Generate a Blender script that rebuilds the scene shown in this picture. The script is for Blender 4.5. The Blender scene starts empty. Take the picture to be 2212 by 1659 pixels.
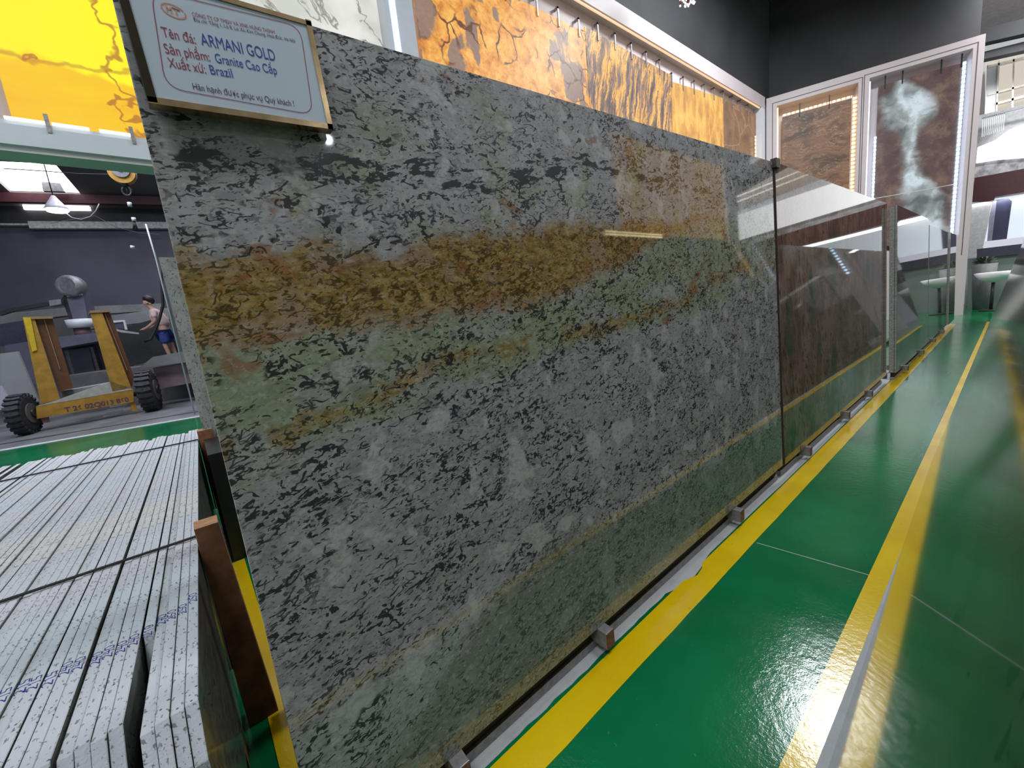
import bpy, bmesh, math, random
from mathutils import Vector, Matrix
random.seed(7)
sc = bpy.context.scene
COL = sc.collection
PI = math.pi
# ------------------------------------------------------------------ camera
CH = 1.25                                     # camera height
F = 870.55                                    # focal length in pixels of a 2212 px wide frame
CX, CY = 1106.0, 829.5
def _v(p): return Vector((p[0]-CX, p[1]-CY, F))
_y = _v((2195, 560)).normalized()
_d = _v((1655, 5860)); _d = (_d-_d.dot(_y)*_y).normalized()
_z = -_d
_x = _y.cross(_z)
RT = Matrix((_x, _y, _z))                     # picture axes (right, down, forward) -> room axes
cam = bpy.data.cameras.new('camera')
cam.sensor_fit = 'HORIZONTAL'; cam.sensor_width = 36; cam.lens = F/2212*36
cam.clip_start = 0.01; cam.clip_end = 200
co = bpy.data.objects.new('camera', cam); COL.objects.link(co)
m3 = Matrix((RT@Vector((1, 0, 0)), RT@Vector((0, -1, 0)), RT@Vector((0, 0, -1)))).transposed()
co.matrix_world = Matrix.Translation((0, 0, CH)) @ m3.to_4x4()
sc.camera = co
# helpers that turn measurements on the photograph into points on real planes of the room
def ray(p): return RT @ _v(p)
def on_z(p, z=0.0):
    d = ray(p); t = (z-CH)/d.z; return Vector((d.x*t, d.y*t, z))
def on_x(p, x):
    d = ray(p); t = x/d.x; return Vector((x, d.y*t, CH+d.z*t))
def on_y(p, y):
    d = ray(p); t = y/d.y; return Vector((d.x*t, y, CH+d.z*t))
def on_yx(p, y):                              # as on_y; the last traced point runs on to the right
    P = on_y(p, y)
    if p[0] >= 2300: P.x += 5.0
    return P
def on_v(p, o, e):                            # vertical plane through o along horizontal e -> (along, z)
    n = Vector((e.y, -e.x, 0)); d = ray(p); c = Vector((0, 0, CH))
    t = (o-c).dot(n)/d.dot(n); P = c+d*t
    return (P-o).dot(e), P.z
# ------------------------------------------------------------------ world, exposure
w = bpy.data.worlds.new('world'); sc.world = w; w.use_nodes = True
w.node_tree.nodes['Background'].inputs[0].default_value = (0.75, 0.85, 1.0, 1)
w.node_tree.nodes['Background'].inputs[1].default_value = 0.35
vs = sc.view_settings
vs.view_transform = 'Standard'; vs.look = 'None'; vs.gamma = 1; vs.use_curve_mapping = False
vs.exposure = 0.0
# ------------------------------------------------------------------ lights (ceiling luminaires above the frame, daylight, added fill lights)
def area(name, loc, size, sy, power, col=(1, 1, 1), aim=None):
    l = bpy.data.lights.new(name, 'AREA'); l.shape = 'RECTANGLE'; l.size = size; l.size_y = sy
    l.energy = power; l.color = col
    o = bpy.data.objects.new(name, l); COL.objects.link(o); o.location = loc
    if aim is not None:
        o.rotation_euler = (Vector(aim)-Vector(loc)).to_track_quat('-Z', 'Y').to_euler()
    return o
area('high_bay_light', (-1.6, 9.4, 8.2), 1.8, 1.6, 600, (0.92, 0.97, 1.0))
area('high_bay_light', (1.6, 3.0, 8.2), 1.6, 1.6, 175, (0.95, 0.98, 1.0))
area('high_bay_light', (1.4, -2.5, 8.0), 2.2, 2.2, 250, (0.95, 0.98, 1.0))
area('lobby_or_fill_light', (6.0, 17.8, 7.9), 4.0, 4.0, 900, (0.97, 0.98, 1.0))
area('lobby_or_fill_light', (1.8, 15.6, 7.6), 4.0, 0.6, 420, (0.97, 0.98, 1.0), (1.2, 20.5, 5.2))  # added unseen fill light that brightens the lobby front
area('lobby_or_fill_light', (-0.3, 19.2, 3.0), 2.0, 0.5, 60, (0.97, 0.98, 1.0))
area('hall_daylight', (-9.0, -2.5, 7.6), 4.0, 6.0, 680, (0.85, 0.9, 1.0))
area('hall_daylight', (-15.0, 1.0, 6.6), 3.0, 5.0, 260, (0.85, 0.9, 1.0))
area('rear_fill_light', (-1.6, -5.6, 3.2), 3.5, 3.0, 120, (0.85, 0.93, 1.0), (-1.5, 0, 0.4))  # added unseen fill light aimed at the stack; no doorway is built

# ------------------------------------------------------------------ material mini language
class S:
    nt = None
    def __init__(s, k): s.k = k
    def _b(a, b, op): return mth(op, a, b)
    def __add__(a, b): return mth('ADD', a, b)
    def __radd__(a, b): return mth('ADD', b, a)
    def __sub__(a, b): return mth('SUBTRACT', a, b)
    def __rsub__(a, b): return mth('SUBTRACT', b, a)
    def __mul__(a, b): return mth('MULTIPLY', a, b)
    def __rmul__(a, b): return mth('MULTIPLY', b, a)
def sock(n, i, v):
    if isinstance(v, S): S.nt.links.new(v.k, n.inputs[i])
    elif v is not None:
        if isinstance(v, tuple) and len(v) == 3 and n.inputs[i].type == 'RGBA': v = v+(1,)
        n.inputs[i].default_value = v
def nd(t): return S.nt.nodes.new(t)
def mth(op, a, b=None, clamp=False):
    n = nd('ShaderNodeMath'); n.operation = op; n.use_clamp = clamp
    sock(n, 0, a)
    if b is not None: sock(n, 1, b)
    return S(n.outputs[0])
def mn(a, b): return mth('MINIMUM', a, b)
def mx(a, b): return mth('MAXIMUM', a, b)
def step(x, lo, hi):
    n = nd('ShaderNodeMapRange'); n.interpolation_type = 'SMOOTHSTEP'
    sock(n, 0, x); n.inputs[1].default_value = lo; n.inputs[2].default_value = hi
    return S(n.outputs[0])
def mapr(x, a, b, c, d):
    n = nd('ShaderNodeMapRange'); sock(n, 0, x)
    for i, v in enumerate((a, b, c, d)): n.inputs[i+1].default_value = v
    return S(n.outputs[0])
def coords():
    return S(nd('ShaderNodeTexCoord').outputs['Object'])
def sep(v):
    n = nd('ShaderNodeSeparateXYZ'); sock(n, 0, v); return S(n.outputs[0]), S(n.outputs[1]), S(n.outputs[2])
def comb(x, y, z):
    n = nd('ShaderNodeCombineXYZ'); sock(n, 0, x); sock(n, 1, y); sock(n, 2, z); return S(n.outputs[0])
def noise(v, scale=5, detail=3, rough=0.5, dist=0.0, col=False):
    n = nd('ShaderNodeTexNoise'); sock(n, 'Vector', v)
    n.inputs['Scale'].default_value = scale; n.inputs['Detail'].default_value = detail
    n.inputs['Roughness'].default_value = rough; n.inputs['Distortion'].default_value = dist
    return S(n.outputs['Color' if col else 'Fac'])
def vor(v, scale=5, feature='F1', col=False, rnd=1.0):
    n = nd('ShaderNodeTexVoronoi'); n.feature = feature; sock(n, 'Vector', v)
    n.inputs['Scale'].default_value = scale; n.inputs['Randomness'].default_value = rnd
    return S(n.outputs['Color' if col else 'Distance'])
def vma(op, a, b):
    n = nd('ShaderNodeVectorMath'); n.operation = op; sock(n, 0, a); sock(n, 1, b); return S(n.outputs[0])
def maps(v, sx=1, sy=1, sz=1, rot=(0, 0, 0), loc=(0, 0, 0)):
    n = nd('ShaderNodeMapping'); sock(n, 0, v)
    n.inputs['Scale'].default_value = (sx, sy, sz); n.inputs['Rotation'].default_value = rot
    n.inputs['Location'].default_value = loc
    return S(n.outputs[0])
def warp(v, amt, scale, detail=2):
    d = vma('SUBTRACT', noise(v, scale, detail, col=True), (0.5, 0.5, 0.5))
    return vma('ADD', v, vma('MULTIPLY', d, (amt, amt, amt)))
def mix(f, a, b):
    n = nd('ShaderNodeMix'); n.data_type = 'RGBA'
    sock(n, 0, f); sock(n, 6, a); sock(n, 7, b); return S(n.outputs[2])
def ramp(f, stops):
    n = nd('ShaderNodeValToRGB'); sock(n, 0, f); cr = n.color_ramp
    while len(cr.elements) < len(stops): cr.elements.new(0.5)
    for e, (p, c) in zip(cr.elements, stops): e.position = p; e.color = tuple(c)+(1,)
    return S(n.outputs[0])
def fcurve(x, pts, x0, x1, y0, y1):           # a curve y(x) through given points
    n = nd('ShaderNodeFloatCurve'); c = n.mapping.curves[0]
    P = [((a-x0)/(x1-x0), (b-y0)/(y1-y0)) for a, b in pts]
    while len(c.points) < len(P): c.points.new(0.5, 0.5)
    for q, (a, b) in zip(c.points, P): q.location = (min(max(a, 0), 1), min(max(b, 0), 1)); q.handle_type = 'AUTO'
    n.mapping.update()
    sock(n, 1, mapr(x, x0, x1, 0, 1))
    return mth('ADD', mth('MULTIPLY', S(n.outputs[0]), (y1-y0)), y0)
MATS = {}
def mat(name, build):
    if name in MATS: return MATS[name]
    m = bpy.data.materials.new(name); m.use_nodes = True
    S.nt = m.node_tree
    b = m.node_tree.nodes['Principled BSDF']
    build(b); MATS[name] = m
    return m
def plain(name, col, rough=0.5, metal=0.0, var=0.12, scale=12, bump=0.0, spec=0.5, coat=0.0):
    def f(b):
        c = coords(); n = noise(c, scale, 4, 0.6)
        lo = tuple(v*(1-var) for v in col); hi = tuple(min(1, v*(1+var)) for v in col)
        sock(b, 'Base Color', mix(step(n, .3, .7), lo, hi))
        b.inputs['Roughness'].default_value = rough; b.inputs['Metallic'].default_value = metal
        b.inputs['Specular IOR Level'].default_value = spec
        b.inputs['Coat Weight'].default_value = coat
        if bump:
            k = nd('ShaderNodeBump'); k.inputs['Strength'].default_value = bump; k.inputs['Distance'].default_value = 0.01
            sock(k, 'Height', noise(c, scale*4, 4)); S.nt.links.new(k.outputs[0], b.inputs['Normal'])
    return mat(name, f)
def glow(name, col, strength, pattern=None):
    def f(b):
        b.inputs['Base Color'].default_value = (0.05, 0.05, 0.05, 1)
        sock(b, 'Emission Color', col if pattern is None else pattern())
        b.inputs['Emission Strength'].default_value = strength
        b.inputs['Roughness'].default_value = 0.45; b.inputs['Specular IOR Level'].default_value = 0.25
    return mat(name, f)

# ---- stones
def m_granite(b):
    c = coords(); s, _, t = sep(c)
    big = noise(c, 2.2, 3)
    cw = warp(warp(c, 0.10, 3.0), 0.035, 14)
    # flow frame: long grains that run a little uphill to the right
    fl = maps(cw, 1, 1, 1, rot=(0, 0.22, 0))
    wob = (noise(c, 3.3, 4, 0.6) - 0.5)*0.16 + (noise(c, 14, 3, 0.6) - 0.5)*0.07 + (noise(maps(c, .6, 1, 1.2, loc=(3, 1, 1)), 42, 3, 0.65) - 0.5)*0.10
    tt = t + wob
    top = fcurve(s, [(0, 1.32), (.37, 1.325), (.6, 1.365), (.95, 1.40), (1.5, 1.46), (2.0, 1.50), (2.4, 1.50), (2.85, 1.5)], 0, 2.85, .8, 1.8)
    bot = fcurve(s, [(0, 1.14), (.22, 1.15), (.57, 1.162), (.92, 1.19), (1.16, 1.24), (1.47, 1.345), (1.8, 1.45), (2.85, 1.56)], 0, 2.85, .8, 1.8)
    gold = step(top-tt, -.02, .025) * step(tt-bot, -.02, .02)
    sec = fcurve(s, [(0, .965), (.19, .975), (.41, 1.035), (.76, 1.06), (1.1, 1.075), (1.5, 1.12), (1.8, 1.165), (2.05, 1.22), (2.85, 1.3)], 0, 2.85, .8, 1.8)
    gold2 = (1-step(mth('ABSOLUTE', tt-sec), .008, .034)) * step(noise(c, 7, 3), .38, .5)
    grn = fcurve(s, [(0, .86), (.17, .915), (.4, .95), (.78, .98), (1.13, 1.03), (1.8, 1.07), (2.3, 1.12), (2.85, 1.2)], 0, 2.85, .8, 1.8)
    green = step(tt-grn, -.02, .03) * step(bot-tt, -.03, .02)
    upper = step(tt-top, 0, .02)
    lowl = fcurve(s, [(0, .10), (.2, .15), (.42, .29), (.7, .40), (1.3, .36), (2.0, .33), (2.85, .32)], 0, 2.85, 0, 1)
    low = step(lowl-tt, -.02, .04)
    # grey groundmass with paler clasts
    g = mix(noise(cw, 9, 4, .6), (.29, .287, .305), (.50, .495, .515))
    clast = step(noise(cw, 8, 3), .57, .62)
    g = mix(clast*.75, g, (.56, .565, .58))
    g = mix(step(noise(maps(c, 1, 1, 1, loc=(3, 1, 2)), 30, 3), .55, .75)*.5, g, (.22, .225, .24))
    # olive grains
    olm = step(noise(maps(cw, 1, 1, 1.6, loc=(5, 2, 1)), 6, 4, .65), .52, .60)
    olmu = olm*(.12+upper*.6*step(noise(c, 1.8, 2), .46, .60))
    ol = mix(noise(cw, 30, 3), (.21, .23, .12), (.40, .42, .27))
    grncol = mix(noise(cw, 26, 4, .7), (.20, .25, .16), (.42, .47, .33))
    col = mix(mn(olmu*.9, 1.0), g, ol)
    gm = green*(.35+.65*step(noise(maps(cw, .8, 1, 1.8, loc=(1, 7, 3)), 5, 4), .40, .52))
    col = mix(gm, col, grncol)
    col = mix(low*.6, col, mix(noise(cw, 12, 5, .7), (.09, .10, .065), (.23, .24, .155)))  # floor reflection and dimness painted into the lower stone as dark olive
    bluish = step(noise(maps(c, 1, 1, 1, loc=(9, 4, 4)), 7, 2), .62, .68)*step(.45-t, 0, .1)*step(.7-s, 0, .2)
    col = mix(bluish*.7, col, (.22, .36, .34))
    goldc = ramp(noise(maps(warp(c, .03, 9), .7, 1, 1.3, rot=(0, .15, 0)), 46, 4, .72), [(.25, (.09, .052, .015)), (.43, (.235, .15, .04)), (.56, (.38, .265, .09)), (.72, (.52, .40, .20))])
    rust = step(noise(maps(cw, .7, 1, 1.5, loc=(2, 2, 8)), 9, 3, .6), .60, .67)
    goldc = mix(rust*.7, goldc, (.27, .095, .03))
    pink = step(noise(maps(cw, 1, 1, 1, loc=(7, 2, 8)), 8, 3), .56, .66)
    goldc = mix(pink*.6, goldc, (.38, .27, .21))
    edgepink = gold*(1-step(mn(top-tt, tt-bot), .0, .05))
    goldc = mix(edgepink*.55, goldc, (.36, .25, .19))
    col = mix(gold, col, goldc)
    col = mix(gold2*.85, col, goldc)
    spots = step(noise(maps(cw, .8, 1, 1.6, loc=(4, 9, 1)), 6.5, 3), .655, .69)*step(t, .95, 1.05)
    col = mix(spots*.7, col, (.32, .14, .06))
    # dark biotite flecks, cracks and long seams
    cr_ = warp(warp(c, .03, 9, 3), .006, 70, 2)
    f0 = maps(cr_, 1, 1, 1, rot=(0, .20, 0))
    zone = step(noise(maps(c, .8, 1, 1.7), 4.2, 4, .6), .40, .60)
    zone = mx(zone*.75+.25, mx(gold*.85, green*.9))
    f1 = step(noise(maps(f0, .60, 1, 1.35), 85, 2, .5, .3)+zone*.05, .665, .69)
    f2 = step(noise(maps(f0, .55, 1, 1.4, loc=(3, 3, 3)), 150, 1, .5, .3)+zone*.04, .70, .73)
    brk = step(noise(maps(f0, .7, 1, 1.2, loc=(4, 4, 9)), 44, 2, .5), .49, .52)
    def ridge(vv, sc_, wd, lo, hi, msc, det=5):
        r_ = mth('ABSOLUTE', noise(vv, sc_, det, .62)-.5)
        return (1-step(r_, wd*.6, wd))*step(noise(maps(c, 1, 1, 1, loc=(msc, 0, 1)), msc, 3), lo, hi)
    k1 = ridge(maps(f0, .6, 1, 1.8, loc=(1, 1, 6)), 3.4, .014, .47, .52, 3.1, 6)*step(noise(f0, 60, 2), .45, .48)
    k2 = ridge(maps(f0, .7, 1, 1.5, loc=(5, 1, 2)), 9, .018, .49, .53, 5, 3)*step(noise(f0, 70, 2), .45, .48)
    k3 = ridge(maps(f0, .7, 1, 1.4, loc=(8, 3, 2)), 20, .024, .47, .50, 12, 1)*brk
    k4 = ridge(maps(f0, .65, 1, 1.5, loc=(2, 3, 9)), 46, .040, .50, .53, 15, 1)*brk
    k6 = ridge(maps(f0, .65, 1, 1.5, loc=(7, 5, 3)), 31, .027, .48, .51, 13, 1)*brk
    blkl = fcurve(s, [(0, 1.485), (.2, 1.497), (.43, 1.505), (.63, 1.507), (.9, 1.56), (1.22, 1.632), (1.5, 1.62), (2.85, 1.58)], 0, 2.85, .8, 1.8)
    nearb = 1-step(mth('ABSOLUTE', t+wob*.5-blkl), .015, .06)
    blk = step(nearb*.15+noise(maps(f0, .5, 1, 1.8, loc=(2, 6, 6)), 26, 4, .65), .665, .69)*step(2.3-s, 0, .5)
    pz = step(noise(maps(f0, .6, 1, 1.6, loc=(2, 6, 6)), 30, 5, .68), .64, .66)*step(noise(c, 2.3, 3), .50, .58)
    dark = mx(mx(mx(f1*mx(zone, .35), f2*.8), mx(k2, mx(k3, k6*mx(zone, .3)))), mx(mx(k1, blk), mx(pz*.9, k4*zone)))
    halo = step(noise(maps(f0, .6, 1, 1.4, loc=(4, 8, 8)), 24, 4, .6), .50, .62)*.30*(1-gold)
    dark = mn(mx(dark, halo*zone)*(1-gold*.12)*(1-clast*.75)*(1-low*.25), 1.0)
    col = mix(dark*.93, col, mix(gold, (.022, .024, .028), (.05, .035, .012)))
    col = mix(step(noise(maps(c, .8, 1, 1, loc=(6, 6, 1)), 75, 3, .6), .52, .68)*.38*(1-dark)*(1-gold*.4), col, (.64, .64, .63))
    col = mix(step(noise(maps(c, .7, 1, 1.2, loc=(1, 6, 1)), 62, 4, .65), .50, .64)*.32*(1-dark), col, (.16, .165, .15))
    sock(b, 'Base Color', col)
    b.inputs['Roughness'].default_value = 0.035
    b.inputs['IOR'].default_value = 1.5
def m_stone(name, A, B, C, scale=6, rough=.05, stretch=(1, 1, 2), dark=(.03, .025, .02), fle=.56):
    def f(b):
        c = coords(); cw = warp(maps(c, *stretch, rot=(0, .5, 0)), .18, 3)
        col = mix(step(noise(cw, scale, 5, .65), .35, .62), A, B)
        col = mix(step(noise(maps(cw, 1, 1, 1, loc=(4, 4, 4)), scale*.8, 4), .55, .66), col, C)
        fk = step(noise(maps(cw, 1, 1, .5), scale*9, 3, .6, .5), fle, fle+.07)
        col = mix(fk*.85, col, dark)
        sock(b, 'Base Color', col); b.inputs['Roughness'].default_value = rough
        b.inputs['IOR'].default_value = 1.55
    return mat(name, f)
def m_terrazzo(b):
    c = coords()
    base = mix(noise(c, 7, 3), (.46, .49, .55), (.62, .65, .71))
    base = mix(step(noise(c, 2.6, 2), .50, .62)*.3, base, (.66, .60, .50))
    base = mix(step(noise(maps(c, 1, 1, 1, loc=(5, 5, 5)), 3.5, 2), .52, .60)*.22, base, (.46, .60, .66))
    base = mix(step(noise(maps(c, 1, 1, 1, loc=(9, 2, 5)), 4.0, 2), .54, .62)*.22, base, (.64, .54, .64))
    f = step(noise(maps(c, .55, 1, 1), 150, 2, .6, .5), .60, .66)
    f2 = 1-step(vor(c, 85), .12, .24)
    base = mix(f*.75, base, (.10, .11, .12))
    base = mix(f2*step(noise(c, 22, 2), .5, .56)*.9, base, (.045, .055, .05))
    sock(b, 'Base Color', base); b.inputs['Roughness'].default_value = .75
    k = nd('ShaderNodeBump'); k.inputs['Strength'].default_value = .5; k.inputs['Distance'].default_value = .002
    sock(k, 'Height', noise(c, 240, 3)); S.nt.links.new(k.outputs[0], b.inputs['Normal'])
def m_floor(b):
    c = coords()
    n = noise(c, 1.1, 4, .6)
    col = mix(step(n, .35, .65), (.001, .125, .040), (.002, .18, .064))
    sp = step(noise(c, 60, 2), .73, .76)
    col = mix(sp*.25, col, (.25, .32, .28))
    sock(b, 'Base Color', col)
    sock(b, 'Roughness', mapr(noise(c, 2.5, 4), .3, .7, .08, .17))
    b.inputs['IOR'].default_value = 1.5
    k = nd('ShaderNodeBump'); k.inputs['Strength'].default_value = .22; k.inputs['Distance'].default_value = .004
    sock(k, 'Height', noise(c, 34, 4, .7)); S.nt.links.new(k.outputs[0], b.inputs['Normal'])
def m_yellow_line(b):
    c = coords()
    col = mix(step(noise(c, 3, 4), .35, .65), (.72, .47, .003), (.80, .56, .006))
    col = mix(step(noise(c, 38, 4, .7), .66, .72)*.5, col, (.30, .26, .16))
    sock(b, 'Base Color', col); b.inputs['Roughness'].default_value = .16
    k = nd('ShaderNodeBump'); k.inputs['Strength'].default_value = .22; k.inputs['Distance'].default_value = .004
    sock(k, 'Height', noise(c, 34, 4, .7)); S.nt.links.new(k.outputs[0], b.inputs['Normal'])
def m_concrete(b):
    c = coords()
    col = mix(noise(c, 9, 5, .7), (.30, .31, .33), (.58, .60, .63))
    sock(b, 'Base Color', col); b.inputs['Roughness'].default_value = .8
GRANITE = mat('grey_gold_granite', m_granite)
TERR = mat('speckled_white_granite', m_terrazzo)
FLOOR = mat('green_epoxy', m_floor); YEL = mat('yellow_line_paint', m_yellow_line); CONC = mat('bare_concrete', m_concrete)
BROWNST = m_stone('brown_granite', (.125, .07, .045), (.26, .175, .13), (.07, .10, .055), 5, .03, (1, 1, .55))
GREENST = m_stone('dark_green_granite', (.055, .065, .045), (.12, .13, .10), (.10, .075, .05), 4, .03)
GREYST = m_stone('grey_granite', (.12, .12, .12), (.20, .20, .20), (.10, .11, .09), 5, .03)
MOSSST = m_stone('mossy_granite', (.05, .075, .04), (.11, .13, .075), (.15, .14, .10), 3, .055, (1, 1, 1.5), fle=.62)
MATS['mossy_granite'].node_tree.nodes['Principled BSDF'].inputs['IOR'].default_value = 1.42
EDGEST = plain('rough_stone_edge', (.34, .34, .33), .8, var=.3, scale=60)
WHITE = plain('white_wall_paint', (.58, .50, .52), .5, var=.03, scale=2)
FASC = plain('white_metal_fascia', (.66, .70, .76), .35, var=.05, scale=2)
SOFF = plain('grey_soffit', (.50, .50, .50), .5, var=.1, scale=1)
CEIL = plain('dark_roof_sheet', (.022, .022, .026), .7, var=.3, scale=.8)
BEAMM = plain('maroon_steel', (.085, .022, .03), .45)
HALLR = plain('grey_roof_sheet', (.16, .15, .155), .6, var=.15, scale=.6)
BLUEW = plain('blue_grey_sheet_wall', (.085, .082, .115), .6, var=.25, scale=.35)
GREYF = plain('grey_concrete_floor', (.13, .13, .14), .6, var=.3, scale=1.2)
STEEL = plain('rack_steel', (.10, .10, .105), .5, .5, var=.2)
BLACKM = plain('shadow_gap_black', (.012, .012, .013), .6)
TYRE = plain('tyre_rubber', (.035, .037, .045), .75, var=.3, scale=20)
TUBE = plain('square_tube_steel', (.33, .32, .33), .4, .6, var=.2, scale=40)
RUST = plain('rusty_tube_end', (.16, .085, .075), .6, .2, var=.3, scale=60)
WOOD = plain('brown_timber', (.17, .070, .032), .65, var=.35, scale=14)
WOODE = plain('sawn_timber_end', (.42, .22, .12), .7, var=.2, scale=50)
INK = plain('blue_marker_ink', (.02, .03, .30), .6)
YPAINT = plain('yellow_machine_paint', (.40, .215, .03), .45, var=.2, scale=6)
YPB = plain('bright_yellow_paint', (.62, .42, .02), .4)
BPAINT = plain('brown_channel_paint', (.12, .045, .015), .6)
MACH = plain('purple_grey_machine_paint', (.105, .10, .15), .5, var=.15, scale=3)
GMET = plain('grey_machine_metal', (.22, .22, .23), .45, .3, var=.2)
DARKM = plain('dark_machine_metal', (.03, .03, .034), .5, .3)
PLASTW = plain('white_plastic', (.60, .62, .66), .4, var=.05)
GOLDM = plain('brass_trim', (.50, .36, .20), .2, 1.0, var=.2, scale=30)
PAPER = plain('white_paper', (.62, .72, .84), .35, var=.03, scale=2, coat=.4)
REDI = plain('dark_red_print', (.35, .045, .10), .6)
BLUI = plain('blue_print', (.02, .08, .42), .6)
BLKI = plain('dark_print', (.12, .05, .10), .6)
ORGI = plain('orange_print', (.75, .32, .18), .6)

# ------------------------------------------------------------------ mesh builder
class MB:
    def __init__(s): s.bm = bmesh.new(); s.mi = 0
    def face(s, pts):
        f = s.bm.faces.new([s.bm.verts.new(p) for p in pts]); f.material_index = s.mi; return s
    def hexa(s, a, b):                        # two matching rings of points
        n = len(a); A = [s.bm.verts.new(p) for p in a]; B = [s.bm.verts.new(p) for p in b]
        fs = [s.bm.faces.new(A[::-1]), s.bm.faces.new(B)]
        for i in range(n): fs.append(s.bm.faces.new((A[i], A[(i+1) % n], B[(i+1) % n], B[i])))
        for f in fs: f.material_index = s.mi
        return s
    def box(s, x0, x1, y0, y1, z0, z1):
        return s.hexa([(x0, y0, z0), (x1, y0, z0), (x1, y1, z0), (x0, y1, z0)], [(x0, y0, z1), (x1, y0, z1), (x1, y1, z1), (x0, y1, z1)])
    def bar(s, p, q, w=.02, h=None, up=(0, 0, 1)):
        p = Vector(p); q = Vector(q); h = h or w; d = (q-p).normalized(); up = Vector(up)
        if abs(d.dot(up)) > .98: up = Vector((1, 0, 0))
        a = d.cross(up).normalized()*(w/2); b = a.cross(d).normalized()*(h/2)
        r = [a+b, -a+b, -a-b, a-b]
        return s.hexa([p+k for k in r], [q+k for k in r])
    def tube(s, pts, r=.01, n=8, cap=True):
        pts = [Vector(p) for p in pts]; rings = []
        rr = r if isinstance(r, (list, tuple)) else [r]*len(pts)
        ref = None
        for i, p in enumerate(pts):
            d = (pts[min(i+1, len(pts)-1)]-pts[max(i-1, 0)]).normalized()
            if ref is None: ref = d.orthogonal().normalized()
            ref = (ref-ref.dot(d)*d).normalized(); b = d.cross(ref)
            rings.append([s.bm.verts.new(p+(ref*math.cos(2*PI*k/n)+b*math.sin(2*PI*k/n))*rr[i]) for k in range(n)])
        for a, b in zip(rings, rings[1:]):
            for k in range(n):
                f = s.bm.faces.new((a[k], a[(k+1) % n], b[(k+1) % n], b[k])); f.smooth = True; f.material_index = s.mi
        if cap:
            for f in (s.bm.faces.new(rings[0][::-1]), s.bm.faces.new(rings[-1])): f.material_index = s.mi
        return s
    def cyl(s, p, q, r, r2=None, n=24):
        return s.tube([p, q], [r, r2 if r2 is not None else r], n)
    def prism(s, pts, d):                     # planar outline extruded by vector d
        d = Vector(d); return s.hexa([Vector(p) for p in pts], [Vector(p)+d for p in pts])
    def build(s, name, m, parent=None, mats=None, bevel=0, smooth=False):
        bmesh.ops.recalc_face_normals(s.bm, faces=s.bm.faces)
        me = bpy.data.meshes.new(name); s.bm.to_mesh(me); s.bm.free()
        for k in ([m]+(mats or [])): me.materials.append(k)
        o = bpy.data.objects.new(name, me); COL.objects.link(o)
        if parent is not None: o.parent = parent
        if bevel:
            b = o.modifiers.new('edge', 'BEVEL'); b.width = bevel; b.segments = 2; b.limit_method = 'ANGLE'
        return o
def tag(o, label=None, cat=None, group=None, kind=None):
    if label: o['label'] = label
    if cat: o['category'] = cat
    if group: o['group'] = group
    if kind: o['kind'] = kind
    return o
def empty(name, loc=(0, 0, 0), M=None):
    o = bpy.data.objects.new(name, None); COL.objects.link(o); o.empty_display_size = .1
    if M is not None: o.matrix_world = M
    else: o.location = loc
    return o
def struct(o): o['kind'] = 'structure'; return o
def copy_tree(o, parent=None):
    c = o.copy(); COL.objects.link(c); c.parent = parent
    for ch in [k for k in bpy.data.objects if k.parent == o]: copy_tree(ch, c)
    return c
def frame(o, ex, ez):                          # matrix with local x along ex, local z along ez
    ex = Vector(ex).normalized(); ez = Vector(ez); ez = (ez-ez.dot(ex)*ex).normalized(); ey = ez.cross(ex)
    M = Matrix((ex, ey, ez)).transposed().to_4x4(); M.translation = Vector(o); return M
def text(s, size, m, parent, name='lettering', loc=(0, 0, 0), M=None, align='LEFT', depth=.0004, bold=0.0, sx=1.0, shear=0.0):
    cu = bpy.data.curves.new(name, 'FONT'); cu.body = s; cu.size = size; cu.extrude = depth; cu.offset = bold
    cu.align_x = align; cu.shear = shear
    t = bpy.data.objects.new(name, cu); COL.objects.link(t)
    bpy.context.view_layer.update()
    me = bpy.data.meshes.new_from_object(t.evaluated_get(bpy.context.evaluated_depsgraph_get()))
    bpy.data.objects.remove(t)
    me.materials.clear(); me.materials.append(m)
    for v in me.vertices: v.co.x *= sx
    o = bpy.data.objects.new(name, me); COL.objects.link(o); o.parent = parent
    # text lies in local x-z, facing -y
    o.matrix_local = Matrix.Translation(loc) @ Matrix.Rotation(PI/2, 4, 'X') if M is None else M
    return o

# ------------------------------------------------------------------ the setting: floors
def slabz(name, pts, m, z0=-.1, z1=0.0):
    o = MB().prism([(x, y, z0) for x, y in pts], (0, 0, z1-z0)).build(name, m); return struct(o)
u = ray((2800, 495)); u.z = 0; u.normalize(); v = Vector((-u.y, u.x, 0))   # axes of the workshop hall
def HP(a, b, z=0.0): return u*a+v*b+Vector((0, 0, z))
e0 = HP(-12, 9.25); e1 = HP(16, 9.25)
slabz('floor', [(7, -7), (7, 24), (e1.x, e1.y), (e0.x, e0.y), (-7, -14), (7, -14)], FLOOR)
q0 = HP(-14, 26); q1 = HP(16, 26)
slabz('floor_workshop', [(e0.x, e0.y), (e1.x, e1.y), (q1.x, q1.y), (q0.x, q0.y)], GREYF)
o = MB(); o.prism([HP(-12, 9.22, .001), HP(12, 9.22, .001), HP(12, 9.38, .001), HP(-12, 9.38, .001)], (0, 0, .006)); struct(o.build('trim_1', CONC))
o = MB(); o.prism([HP(-12, 10.05, .001), HP(12, 10.05, .001), HP(12, 10.12, .001), HP(-12, 10.12, .001)], (0, 0, .004)); struct(o.build('trim_2', BLACKM))
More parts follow.
